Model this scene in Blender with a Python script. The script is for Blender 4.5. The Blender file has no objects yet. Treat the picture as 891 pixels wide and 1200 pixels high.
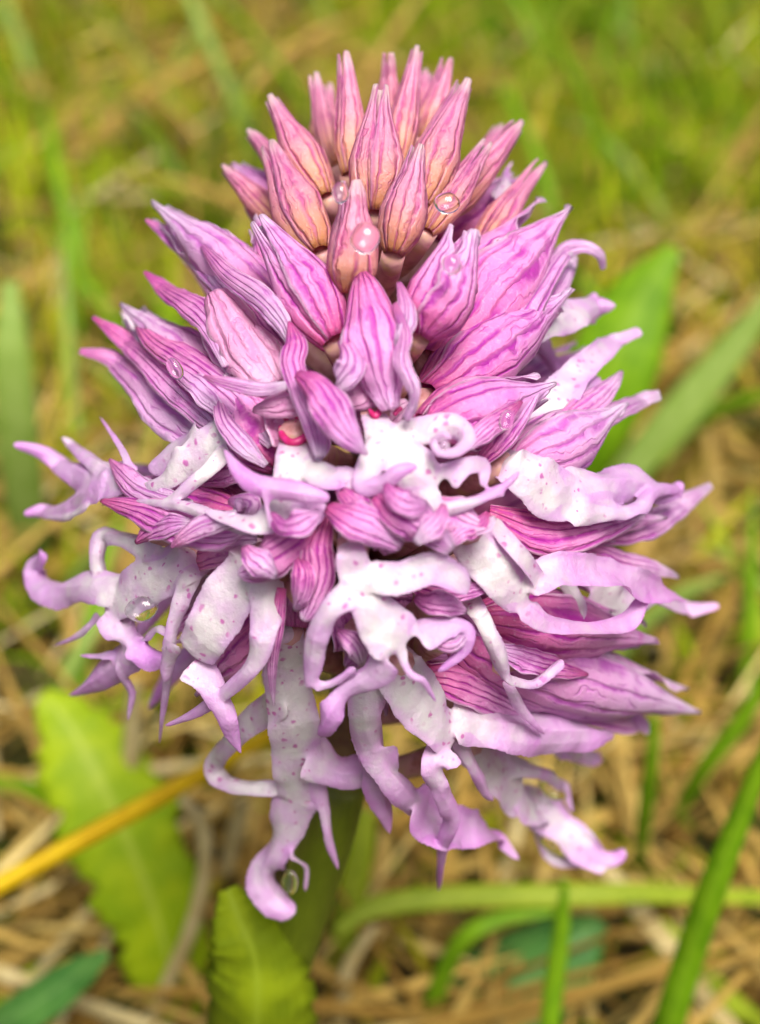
import bpy, math, random
import numpy as np
from mathutils import Vector

rng = np.random.default_rng(7)
random.seed(7)
scene = bpy.context.scene
R = math.radians

# ------------------------------------------------------------------ camera
PITCH, D0, VFOV = R(33), 0.154, R(40)
T = math.tan(VFOV / 2)
CEN = np.array([0.0, 0.0, 0.150])
FWD = np.array([0, math.cos(PITCH), -math.sin(PITCH)])
RGT = np.array([1.0, 0, 0])
UPV = np.array([0, math.sin(PITCH), math.cos(PITCH)])
CAM = CEN - FWD * D0
cd = bpy.data.cameras.new('camera')
cam = bpy.data.objects.new('camera', cd)
scene.collection.objects.link(cam)
cam.location = CAM
cam.rotation_euler = (math.pi / 2 - PITCH, 0, 0)
cd.sensor_fit = 'VERTICAL'
cd.sensor_height = 36
cd.sensor_width = 36
cd.lens = 18 / T
cd.clip_start = 0.004
cd.clip_end = 200
cd.dof.use_dof = True
cd.dof.focus_distance = 0.130
cd.dof.aperture_fstop = cd.lens / 2.9
scene.camera = cam

# ------------------------------------------------------------------ sky, sun, exposure
SUN_EL, SUN_AZ = R(62), R(162)         # azimuth from +Y (behind the flower) towards +X: high, over the viewer's right shoulder
w = bpy.data.worlds.new('World')
scene.world = w
w.use_nodes = True
nt = w.node_tree
bg = nt.nodes['Background']
sk = nt.nodes.new('ShaderNodeTexSky')
sk.sky_type = 'NISHITA'
sk.sun_disc = False
sk.sun_elevation = SUN_EL
sk.sun_rotation = SUN_AZ
sk.air_density = 0.6
sk.dust_density = 6.0
sk.ozone_density = 0.6
nt.links.new(sk.outputs[0], bg.inputs[0])
bg.inputs[1].default_value = 0.085
sd = bpy.data.lights.new('sun', 'SUN')
sun = bpy.data.objects.new('sun', sd)
scene.collection.objects.link(sun)
sd.energy = 3.2
sd.angle = R(26)
sd.color = (1.0, 0.96, 0.88)
sdir = Vector((math.sin(SUN_AZ) * math.cos(SUN_EL), math.cos(SUN_AZ) * math.cos(SUN_EL), math.sin(SUN_EL)))
sun.rotation_euler = sdir.to_track_quat('Z', 'Y').to_euler()
sun.location = (0, 0, 3)
vs = scene.view_settings
vs.view_transform = 'Standard'
vs.look = 'None'
vs.gamma = 1
vs.use_curve_mapping = False
vs.exposure = 0.83
scene.cycles.use_denoising = True
scene.cycles.max_bounces = 8
scene.cycles.transmission_bounces = 8

# ------------------------------------------------------------------ helpers
COL = scene.collection
WORLD_O = {}          # world origin of every object made by link()


def link(name, me, origin, parent=None):
    """mesh already in world coordinates -> object with its origin at `origin`"""
    origin = np.asarray(origin, float)
    if me is not None:
        n = len(me.vertices)
        co = np.empty(n * 3)
        me.vertices.foreach_get('co', co)
        co = (co.reshape(-1, 3) - origin).ravel()
        me.vertices.foreach_set('co', co)
        me.update()
    o = bpy.data.objects.new(name, me)
    COL.objects.link(o)
    if parent is not None:
        o.parent = parent
        o.location = origin - WORLD_O[parent.name]
    else:
        o.location = origin
    WORLD_O[o.name] = origin
    return o


def tag(o, label=None, cat=None, group=None, kind=None):
    if label: o['label'] = label
    if cat: o['category'] = cat
    if group: o['group'] = group
    if kind: o['kind'] = kind
    return o


def mesh(name, v, f, mat=None, uv=None, smooth=True, attrs=None):
    me = bpy.data.meshes.new(name)
    v = np.asarray(v, float)
    me.from_pydata(v.tolist(), [], f if isinstance(f, list) else f.tolist())
    if smooth:
        me.polygons.foreach_set('use_smooth', np.ones(len(me.polygons), bool))
    if uv is not None:
        uvl = me.uv_layers.new(name='UVMap')
        li = np.empty(len(me.loops), int)
        me.loops.foreach_get('vertex_index', li)
        uvl.data.foreach_set('uv', np.asarray(uv, float)[li].ravel())
    if attrs:
        for k, a in attrs.items():
            at_ = me.attributes.new(k, 'FLOAT', 'POINT')
            at_.data.foreach_set('value', np.asarray(a, float))
    if mat: me.materials.append(mat)
    me.update()
    return me


def at(px, py, D):
    """point of the place seen at (px, py) of the 891 x 1200 photograph at camera depth D (metres)"""
    return CAM + FWD * D + RGT * ((px - 445.5) / 600 * T * D) + UPV * ((600 - py) / 600 * T * D)


def px_m(D): return 2 * T * D / 1200


def atz(px, py, z):
    d = FWD + RGT * ((px - 445.5) / 600 * T) + UPV * ((600 - py) / 600 * T)
    return CAM + d * ((z - CAM[2]) / d[2])


def norm(a):
    return a / np.maximum(np.linalg.norm(a, axis=-1, keepdims=True), 1e-12)


HY = [0, 60, 150, 250, 350, 450, 550, 650, 750, 850, 950, 1050, 1300]
HS = [10, 30, 95, 160, 215, 260, 300, 325, 315, 275, 190, 120, 60]


def axis_x(y): return np.interp(y, [0, 60, 500, 800, 930, 1200, 1480], [452, 450, 432, 415, 398, 312, 235])


def hull(px, py):
    S = np.interp(py, HY, HS) * 1.2
    q = np.clip(1 - ((px - axis_x(py)) / S) ** 2, 0, 1)
    return S / 1.2 * q ** 0.6 * 0.0934


def depth(px, py, dd):
    tilt = (600 - py) / 540 * 7.0
    return D0 - (hull(px, py) + dd + tilt) / 1000


def P(px, py, dd=0): return at(px, py, depth(px, py, dd))


def axis_pt(py, back=0): return at(axis_x(py), py, D0 - ((600 - py) / 540 * 7.0 - back) / 1000)


def catmull(pts, n):
    pts = np.asarray(pts, float)
    if len(pts) == 2:
        s = np.linspace(0, 1, n)[:, None]
        return pts[0] * (1 - s) + pts[1] * s
    p = np.vstack([2 * pts[0] - pts[1], pts, 2 * pts[-1] - pts[-2]])
    m = len(pts) - 1
    out = []
    for s in np.linspace(0, m - 1e-9, n):
        i = int(s); t = s - i
        a, b, c, d = p[i], p[i + 1], p[i + 2], p[i + 3]
        out.append(0.5 * (2 * b + (c - a) * t + (2 * a - 5 * b + 4 * c - d) * t * t + (3 * b - a - 3 * c + d) * t ** 3))
    return np.array(out)


def frames(c, up_bias=0.45, roll=0.0):
    """tangent, normal (towards the viewer and a bit up), side"""
    t = norm(np.gradient(c, axis=0))
    v = norm(CAM - c) + np.array([0, 0, up_bias])
    n = norm(v - (v * t).sum(1, keepdims=True) * t)
    b = np.cross(t, n)
    if np.any(np.asarray(roll) != 0):
        r = np.asarray(roll)
        r = r[:, None] if r.ndim else r
        n, b = n * np.cos(r) + b * np.sin(r), b * np.cos(r) - n * np.sin(r)
    return t, n, b


def stroke_pts(S, step=5.0, absD=None):
    """S: [(px,py,dd,w)] -> centre line (m), width (m), parameter"""
    S = np.array([s if len(s) == 4 else (s[0], s[1], 0, s[2]) for s in S], float)
    L = np.linalg.norm(np.diff(S[:, :2], axis=0), axis=1).sum()
    n = int(max(7, L / step))
    q = catmull(S, n)
    q[:, 3] = np.maximum(q[:, 3], 2)
    D = depth(q[:, 0], q[:, 1], q[:, 2]) if absD is None else np.full(n, absD) - q[:, 2] / 1000
    c = np.array([at(a, b, d) for a, b, d in zip(q[:, 0], q[:, 1], D)])
    return c, q[:, 3] * px_m(D), np.linspace(0, 1, n)


def grid_faces(n, m, off=0, flip=False):
    i, j = np.meshgrid(np.arange(n - 1), np.arange(m - 1), indexing='ij')
    a = off + i * m + j
    f = np.stack([a, a + m, a + m + 1, a + 1], -1).reshape(-1, 4)
    return f[:, ::-1] if flip else f


def sheet(top, thick, uv_shape):
    """grid (n,m,3) -> closed thin solid; returns v, f, uv"""
    n, m = top.shape[:2]
    du = np.gradient(top, axis=0); dv = np.gradient(top, axis=1)
    nn = norm(np.cross(dv, du))
    edge = np.ones(m); edge[0] = edge[-1] = 0.25
    bot = top - nn * thick * edge[None, :, None]
    v = np.vstack([top.reshape(-1, 3), bot.reshape(-1, 3)])
    N = n * m
    f = [grid_faces(n, m, 0, True), grid_faces(n, m, N)]
    r0 = np.arange(n - 1) * m
    f.append(np.stack([r0, r0 + m, r0 + m + N, r0 + N], -1))
    r1 = r0 + m - 1
    f.append(np.stack([r1 + m, r1, r1 + N, r1 + m + N], -1))
    c = np.arange(m - 1)
    f.append(np.stack([c + 1, c, c + N, c + 1 + N], -1))
    e = (n - 1) * m + c
    f.append(np.stack([e, e + 1, e + 1 + N, e + N], -1))
    u, w_ = np.meshgrid(np.linspace(0, 1, n), np.linspace(0, 1, m), indexing='ij')
    uv = np.stack([u, w_], -1).reshape(-1, 2)
    return v, np.vstack(f), np.vstack([uv, uv])


def ribbon_sheet(c, wd, cup=0.3, roll=0.0, up=0.45, thick=0.00022, ruffle=0.0, m=11, twist=0.0, seed=0):
    n = len(c)
    s = np.linspace(-1, 1, m)
    tt = np.linspace(0, 1, n)
    rl = roll + twist * tt
    t, nn, b = frames(c, up, rl)
    r = np.random.default_rng(seed)
    ph = r.uniform(0, 6.28, 6)
    L = np.linalg.norm(np.diff(c, axis=0), axis=1).sum()
    k = L * 6.283 / 0.0075
    ruf = lambda sg, p: (np.sin(tt * k * 1.0 + p) + 0.7 * np.sin(tt * k * 1.9 + p * 2.1) + .5 * np.sin(tt * k * 3.3 + p * 1.3))
    left, right = ruf(-1, ph[0]), ruf(1, ph[1])
    S = s[None, :]
    edge = np.where(S < 0, left[:, None], right[:, None]) * np.abs(S) ** 2.2
    hw = wd[:, None] / 2
    lat = S * hw * (1 + 0.06 * ruffle * np.roll(edge, 3, 0))
    hgt = -cup * (S ** 2) * hw + ruffle * edge * np.minimum(hw * 0.20, 0.0005)
    # low lengthwise folds between the veins
    hgt = hgt + 0.00007 * np.sin(S * 8 + ph[2]) * np.minimum(1, hw / 0.002)
    top = c[:, None, :] + b[:, None, :] * lat[..., None] + nn[:, None, :] * hgt[..., None]
    return sheet(top, thick, None)


# ------------------------------------------------------------------ materials
def new_mat(name):
    m = bpy.data.materials.new(name)
    m.use_nodes = True
    for n_ in list(m.node_tree.nodes): m.node_tree.nodes.remove(n_)
    return m, m.node_tree


class NB:
    def __init__(self, tree): self.t = tree
    def n(self, kind, **kw):
        nd = self.t.nodes.new(kind)
        for k, v in kw.items(): setattr(nd, k, v)
        return nd
    def set(self, sock, v):
        if hasattr(v, 'is_linked') or hasattr(v, 'links'): self.t.links.new(v, sock)
        else: sock.default_value = v
    def math(self, op, a, b=None, c=None, clamp=False):
        nd = self.n('ShaderNodeMath', operation=op, use_clamp=clamp)
        self.set(nd.inputs[0], a)
        if b is not None: self.set(nd.inputs[1], b)
        if c is not None: self.set(nd.inputs[2], c)
        return nd.outputs[0]
    def noise(self, vec, scale, detail=2, rough=0.5):
        nd = self.n('ShaderNodeTexNoise')
        if vec is not None: self.t.links.new(vec, nd.inputs['Vector'])
        nd.inputs['Scale'].default_value = scale
        nd.inputs['Detail'].default_value = detail
        nd.inputs['Roughness'].default_value = rough
        return nd.outputs['Fac']
    def ramp(self, fac, stops, interp='LINEAR'):
        nd = self.n('ShaderNodeValToRGB')
        nd.color_ramp.interpolation = interp
        el = nd.color_ramp.elements
        while len(el) < len(stops): el.new(0.5)
        for e, (p, c) in zip(el, stops):
            e.position = p
            e.color = (*c, 1) if len(c) == 3 else c
        self.set(nd.inputs[0], fac)
        return nd.outputs[0]
    def mix(self, fac, a, b, blend='MIX'):
        nd = self.n('ShaderNodeMix', data_type='RGBA', blend_type=blend)
        self.set(nd.inputs[0], fac)
        for s_, v in ((nd.inputs[6], a), (nd.inputs[7], b)):
            if isinstance(v, tuple): s_.default_value = (*v, 1)
            else: self.t.links.new(v, s_)
        return nd.outputs[2]
    def smooth(self, x, lo, hi, a=0.0, b=1.0):
        nd = self.n('ShaderNodeMapRange', interpolation_type='SMOOTHSTEP')
        self.set(nd.inputs[0], x)
        nd.inputs[1].default_value = lo; nd.inputs[2].default_value = hi
        nd.inputs[3].default_value = a; nd.inputs[4].default_value = b
        return nd.outputs[0]
    def finish(self, col, rough, transl, bump=None, bstr=0.3, bdist=0.0002, spec=0.5, tcol=None, coat=0.0, sss=0.0):
        p = self.n('ShaderNodeBsdfPrincipled')
        self.set(p.inputs['Base Color'], col if not isinstance(col, tuple) else (*col, 1))
        self.set(p.inputs['Roughness'], rough)
        p.inputs['Specular IOR Level'].default_value = spec
        p.inputs['Coat Weight'].default_value = coat
        p.inputs['Coat Roughness'].default_value = 0.2
        if sss:
            p.inputs['Subsurface Weight'].default_value = sss
            p.inputs['Subsurface Radius'].default_value = (1.0, 0.55, 0.8)
            p.inputs['Subsurface Scale'].default_value = 0.0012
        if bump is not None:
            b = self.n('ShaderNodeBump')
            b.inputs['Strength'].default_value = bstr
            b.inputs['Distance'].default_value = bdist
            self.t.links.new(bump, b.inputs['Height'])
            self.t.links.new(b.outputs[0], p.inputs['Normal'])
        out = self.n('ShaderNodeOutputMaterial')
        if transl > 0:
            tr = self.n('ShaderNodeBsdfTranslucent')
            self.set(tr.inputs[0], (tcol if tcol is not None else col) if not isinstance(col, tuple) else (*col, 1))
            mx = self.n('ShaderNodeMixShader')
            mx.inputs[0].default_value = transl
            self.t.links.new(p.outputs[0], mx.inputs[1])
            self.t.links.new(tr.outputs[0], mx.inputs[2])
            self.t.links.new(mx.outputs[0], out.inputs[0])
        else:
            self.t.links.new(p.outputs[0], out.inputs[0])


def petal_mat(name, along, vein, nveins=6, vstr=0.85, edge=0.5, blotch=(0.6, 0.2, 0.55), transl=0.38, rim=0.6):
    m, tr = new_mat(name)
    b = NB(tr)
    tc = b.n('ShaderNodeTexCoord')
    uv = b.n('ShaderNodeSeparateXYZ'); tr.links.new(tc.outputs['UV'], uv.inputs[0])
    u, v = uv.outputs[0], uv.outputs[1]
    obj = tc.outputs['Object']
    oi = b.n('ShaderNodeObjectInfo').outputs['Random']
    mp = b.n('ShaderNodeMapping'); tr.links.new(tc.outputs['UV'], mp.inputs[0])
    mp.inputs['Scale'].default_value = (6, 1.5, 1)
    cmb = b.n('ShaderNodeCombineXYZ'); tr.links.new(oi, cmb.inputs[2])
    off = b.n('ShaderNodeVectorMath', operation='SCALE'); tr.links.new(cmb.outputs[0], off.inputs[0]); off.inputs[3].default_value = 37
    ad = b.n('ShaderNodeVectorMath', operation='ADD'); tr.links.new(mp.outputs[0], ad.inputs[0]); tr.links.new(off.outputs[0], ad.inputs[1])
    wob = b.noise(ad.outputs[0], 1.2, 3)
    low = b.noise(obj, 420, 3)
    fine = b.noise(obj, 2100, 4, 0.7)
    vv = b.math('ADD', b.math('MULTIPLY', v, float(nveins)), b.math('MULTIPLY', b.math('SUBTRACT', wob, 0.5), 0.7))
    mp2 = b.n('ShaderNodeMapping'); tr.links.new(tc.outputs['UV'], mp2.inputs[0]); mp2.inputs['Scale'].default_value = (0.9, 3.2, 1)
    ad2 = b.n('ShaderNodeVectorMath', operation='ADD'); tr.links.new(mp2.outputs[0], ad2.inputs[0]); tr.links.new(off.outputs[0], ad2.inputs[1])
    uneven = b.noise(ad2.outputs[0], 1.0, 2)
    vv = b.math('ADD', vv, b.math('MULTIPLY', b.math('SUBTRACT', uneven, 0.5), 1.6))
    fr = b.math('ABSOLUTE', b.math('SUBTRACT', b.math('FRACT', vv), 0.5))
    vf = b.math('MULTIPLY_ADD', vv, 2.6, b.math('MULTIPLY', wob, 2.2))
    ff = b.math('ABSOLUTE', b.math('SUBTRACT', b.math('FRACT', vf), 0.5))
    thin = b.math('MULTIPLY', b.math('SUBTRACT', 1.0, b.smooth(ff, 0.02, 0.16)), b.smooth(low, 0.4, 0.6, 0.0, 0.42))
    width = b.math('MULTIPLY_ADD', low, 0.34, 0.03)
    line = b.math('SUBTRACT', 1.0, b.smooth(b.math('DIVIDE', fr, width), 0.0, 1.35))
    fade = b.ramp(u, [(0.0, (0.55,) * 3), (0.2, (1,) * 3), (0.6, (0.85,) * 3), (0.9, (0.45,) * 3), (1, (.2,) * 3)])
    brk = b.smooth(wob, 0.34, 0.54, 0.2, 1.0)
    vs_ = b.math('MULTIPLY', b.math('MULTIPLY', line, fade), b.math('MULTIPLY', brk, vstr))
    ed = b.math('ABSOLUTE', b.math('SUBTRACT', v, 0.5))
    es = b.math('MULTIPLY', b.smooth(ed, 0.36, 0.5), b.math('MULTIPLY', low, edge), clamp=True)
    base = b.ramp(u, along)
    base = b.mix(b.smooth(low, 0.5, 0.72, 0, 0.55), base, blotch)
    base = b.mix(b.smooth(fine, 0.5, 0.75, 0, 0.28), base, (0.93, 0.82, 0.93))
    col = b.mix(b.math('MAXIMUM', b.math('MAXIMUM', vs_, es), thin), base, vein)
    col = b.mix(b.smooth(ed, 0.44, 0.49, 0.0, rim), col, (0.92, 0.72, 0.90))
    hv = b.n('ShaderNodeHueSaturation')
    tr.links.new(col, hv.inputs['Color'])
    b.set(hv.inputs['Value'], b.math('MULTIPLY_ADD', oi, 0.16, 0.92))
    b.set(hv.inputs['Hue'], b.math('MULTIPLY_ADD', oi, 0.018, 0.491))
    hb = b.math('ADD', b.math('MULTIPLY', fine, 0.5), b.math('ADD', b.math('MULTIPLY', line, -0.8), b.math('MULTIPLY', thin, -0.8)))
    b.finish(hv.outputs[0], b.smooth(fine, 0.35, 0.7, 0.32, 0.5), transl, hb, 0.8, 0.00035, 0.6, sss=0.2)
    return m


def lip_mat():
    m, tr = new_mat('orchid_lip')
    b = NB(tr)
    tc = b.n('ShaderNodeTexCoord'); obj = tc.outputs['Object']
    tip = b.n('ShaderNodeAttribute', attribute_name='tip').outputs['Fac']
    neck = b.n('ShaderNodeAttribute', attribute_name='neck').outputs['Fac']
    edge = b.n('ShaderNodeAttribute', attribute_name='edge').outputs['Fac']
    low = b.noise(obj, 330, 3)
    fine = b.noise(obj, 2300, 4, 0.7)
    tt = b.math('ADD', tip, b.math('MULTIPLY', b.math('SUBTRACT', low, 0.46), 1.15))
    tt = b.math('ADD', tt, b.math('MULTIPLY', b.smooth(edge, .45, 1.0), 0.28))
    col = b.ramp(tt, [(0.0, (0.72, 0.66, 0.69)), (0.18, (0.66, 0.53, 0.65)), (0.45, (0.66, 0.40, 0.68)), (1.0, (0.62, 0.24, 0.66))])
    col = b.mix(b.math('MULTIPLY', neck, 0.55, clamp=True), col, (0.82, 0.48, 0.62))
    wr = b.n('ShaderNodeTexNoise'); tr.links.new(obj, wr.inputs['Vector']); wr.inputs['Scale'].default_value = 700
    wv = b.n('ShaderNodeVectorMath', operation='SCALE'); tr.links.new(wr.outputs['Color'], wv.inputs[0]); wv.inputs[3].default_value = 0.0011
    av = b.n('ShaderNodeVectorMath', operation='ADD'); tr.links.new(obj, av.inputs[0]); tr.links.new(wv.outputs[0], av.inputs[1])
    vo = b.n('ShaderNodeTexVoronoi'); tr.links.new(av.outputs[0], vo.inputs['Vector']); vo.inputs['Scale'].default_value = 1180
    rc = b.n('ShaderNodeSeparateColor'); tr.links.new(vo.outputs['Color'], rc.inputs[0])
    size = b.math('MULTIPLY_ADD', rc.outputs[0], 0.32, 0.10)
    spot = b.math('SUBTRACT', 1.0, b.smooth(b.math('DIVIDE', vo.outputs['Distance'], size), 0.55, 1.15))
    spot = b.math('MULTIPLY', spot, b.math('GREATER_THAN', rc.outputs[1], 0.36))
    spot = b.math('MULTIPLY', spot, b.smooth(edge, 0.55, 0.85, 1.0, 0.0))
    spot = b.math('MULTIPLY', spot, b.smooth(low, 0.36, 0.5, 0.15, 1.0))
    spot = b.math('MULTIPLY', spot, b.smooth(tip, 0.14, 0.36, 0.9, 0.0))
    col = b.mix(b.smooth(fine, 0.52, 0.7, 0.0, 0.2), col, (0.82, 0.76, 0.81))
    col = b.mix(spot, col, (0.50, 0.10, 0.38))
    oi = b.n('ShaderNodeObjectInfo').outputs['Random']
    hv = b.n('ShaderNodeHueSaturation'); tr.links.new(col, hv.inputs['Color'])
    b.set(hv.inputs['Hue'], b.math('MULTIPLY_ADD', oi, 0.02, 0.49))
    b.finish(hv.outputs[0], b.smooth(fine, 0.35, 0.7, 0.28, 0.5), 0.3, b.math('ADD', fine, b.math('MULTIPLY', low, 1.0)), 0.5, 0.0003, 0.55, sss=0.35, tcol=b.mix(0.5, hv.outputs[0], (0.85, 0.5, 0.76)))
    return m


def plain_mat(name, c1, c2, scale, rough=0.5, transl=0.0, c3=None, bdist=0.0003, stretch=None):
    m, tr = new_mat(name)
    b = NB(tr)
    tc = b.n('ShaderNodeTexCoord'); vec = tc.outputs['Object']
    if stretch:
        mp = b.n('ShaderNodeMapping'); tr.links.new(tc.outputs['UV'], mp.inputs[0]); mp.inputs['Scale'].default_value = stretch
        vec = mp.outputs[0]
    n1 = b.noise(vec, scale, 4, 0.6)
    stops = [(0.3, c1), (0.7, c2)] if c3 is None else [(0.28, c1), (0.5, c2), (0.72, c3)]
    col = b.ramp(n1, stops)
    b.finish(col, rough, transl, n1, 0.4, bdist)
    return m


M = {}
M['bud'] = petal_mat('orchid_bud', [(0, (0.60, 0.26, 0.08)), (0.2, (0.82, 0.36, 0.28)), (0.45, (0.83, 0.31, 0.44)), (0.8, (0.82, 0.33, 0.53)), (1, (0.88, 0.66, 0.68))],
                     (0.52, 0.035, 0.30), 4, 0.75, 1.6, (0.80, 0.24, 0.42), rim=0.25)
M['hood'] = petal_mat('orchid_hood', [(0, (0.70, 0.10, 0.34)), (0.22, (0.82, 0.21, 0.55)), (0.55, (0.86, 0.35, 0.73)), (0.85, (0.82, 0.42, 0.79)), (1, (0.84, 0.62, 0.84))],
                      (0.46, 0.015, 0.40), 5, 1.0, 0.8, (0.74, 0.15, 0.60))
M['pale'] = petal_mat('orchid_pale_sepal', [(0, (0.78, 0.20, 0.52)), (0.25, (0.83, 0.36, 0.69)), (0.6, (0.83, 0.49, 0.80)), (1, (0.82, 0.64, 0.84))],
                      (0.52, 0.05, 0.50), 4, 0.8, 0.5, (0.76, 0.30, 0.72))
M['inner'] = petal_mat('orchid_inner_petal', [(0, (0.60, 0.12, 0.42)), (0.4, (0.72, 0.26, 0.60)), (0.8, (0.74, 0.34, 0.68)), (1, (0.76, 0.42, 0.72))],
                       (0.42, 0.03, 0.34), 3, 0.85, 0.6, (0.58, 0.12, 0.48))
M['smooth'] = petal_mat('orchid_smooth_petal', [(0, (0.78, 0.36, 0.62)), (0.5, (0.80, 0.38, 0.64)), (1, (0.80, 0.46, 0.68))],
                        (0.62, 0.10, 0.44), 3, 0.4, 0.6, (0.78, 0.28, 0.58))
M['lip'] = lip_mat()
M['ovary'] = plain_mat('orchid_ovary', (0.34, 0.10, 0.08), (0.62, 0.30, 0.32), 500, 0.45, 0.2, (0.60, 0.40, 0.22))
M['mouth'] = plain_mat('orchid_mouth', (0.42, 0.01, 0.09), (0.58, 0.03, 0.22), 900, 0.4, 0.15)
M['stem'] = plain_mat('orchid_stem', (0.09, 0.12, 0.006), (0.19, 0.24, 0.012), 5, 0.4, 0.15, stretch=(3, 26, 1), bdist=.0006)
M['rachis'] = plain_mat('orchid_rachis', (0.10, 0.035, 0.012), (0.20, 0.12, 0.02), 350, 0.5, 0.1)

mw, tr_ = new_mat('water')
b_ = NB(tr_)
g_ = b_.n('ShaderNodeBsdfGlass'); g_.inputs['IOR'].default_value = 1.333; g_.inputs['Roughness'].default_value = 0.0
o_ = b_.n('ShaderNodeOutputMaterial'); tr_.links.new(g_.outputs[0], o_.inputs[0])
M['water'] = mw

# ------------------------------------------------------------------ orchid building blocks
ORIGIN = at(axis_x(1480), 1480, 0.236)
ORIGIN[2] = 0.0
orchid = bpy.data.objects.new('orchid_plant', None)
COL.objects.link(orchid)
orchid.location = ORIGIN
WORLD_O[orchid.name] = ORIGIN.copy()
tag(orchid, 'pink and white wild orchid, dense spike of spotted flowers on a green stem', 'orchid')


def tube(c, rad, k=10):
    n = len(c)
    t = norm(np.gradient(c, axis=0))
    ref = np.array([0.31, 0.77, 0.2])
    a = norm(np.cross(t, ref)); b = np.cross(t, a)
    th = np.linspace(0, 2 * np.pi, k, endpoint=False)
    ring = a[:, None, :] * np.cos(th)[None, :, None] + b[:, None, :] * np.sin(th)[None, :, None]
    v = (c[:, None, :] + ring * np.asarray(rad)[:, None, None]).reshape(-1, 3)
    f = []
    for i in range(n - 1):
        for j in range(k):
            j2 = (j + 1) % k
            f.append([i * k + j, i * k + j2, (i + 1) * k + j2, (i + 1) * k + j])
    f.append(list(range(k))[::-1]); f.append([(n - 1) * k + j for j in range(k)])
    u, w_ = np.meshgrid(np.linspace(0, 1, n), np.linspace(0, 1, k), indexing='ij')
    return v, f, np.stack([u, w_], -1).reshape(-1, 2)


def hood_sepals(base, tip, width, kind='hood', roll=0.0, open_=0.0, bend=None, beak=0.22, spread=(0, 2.094, 4.189), seed=0, slim=False):
    """three overlapping pointed sepals round the axis base -> tip (world points); width in metres"""
    r = np.random.default_rng(seed)
    ax = tip - base
    L = np.linalg.norm(ax)
    n, m = 22, 11
    tt = np.linspace(0, 1, n)
    mid = (base + tip) / 2 + (bend if bend is not None else 0)
    c = ((1 - tt) ** 2)[:, None] * base + (2 * tt * (1 - tt))[:, None] * mid + (tt ** 2)[:, None] * tip
    t, e1, e2 = frames(c, 0.0)
    prof = np.interp(tt, [0, .08, .2, .38, .55, .72, .88, 1], [.36, .60, .88, 1.0, .84, .50, .22, .07] if not slim else np.array([.40, .68, .93, 1.0, .80, .54, beak + .12, beak * .95]) * r.uniform(.92, 1.08, 8))
    out = []
    for k, ph in enumerate(spread):
        s = np.linspace(-1, 1, m)
        half = np.interp(tt, [0, .3, .7, .9, 1], [1.2, 1.18, 1.08, .95, .7]) * r.uniform(.94, 1.06)
        phi = ph + roll + s[None, :] * half[:, None]
        rad = (width / 2) * prof[:, None] * (1 - 0.07 * (k % 3)) * r.uniform(.96, 1.04)
        keel = 1 + 0.10 * np.exp(-(s / .22) ** 2)[None, :] - 0.04 * np.cos(s * 9)[None, :]
        rad = rad * keel
        lift = open_ * width * (np.clip(tt - .25, 0, 1) ** 1.6)
        pos = c[:, None, :] + (np.cos(phi) * rad)[..., None] * e1[:, None, :] + (np.sin(phi) * rad)[..., None] * e2[:, None, :]
        d0 = math.cos(ph + roll) * e1 + math.sin(ph + roll) * e2
        pos = pos + (d0 * lift[:, None])[:, None, :]
        # wavy free edges
        wv = 0.055 * width * (np.sin(tt * 17 + r.uniform(0, 6)) + .7 * np.sin(tt * 31 + r.uniform(0, 6)))[:, None] * np.abs(s)[None, :] ** 3 * np.sign(s + 1e-6 + .3 * np.sin(k))[None, :] * min(1, open_ * 5)
        pos = pos + wv[..., None] * d0[:, None, :]
        pos = pos[:, ::-1]
        out.append(sheet(pos, 0.0002, None))
    return out


def face_dir(co): return norm(CAM - co + np.array([0, 0, .06]))


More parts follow.
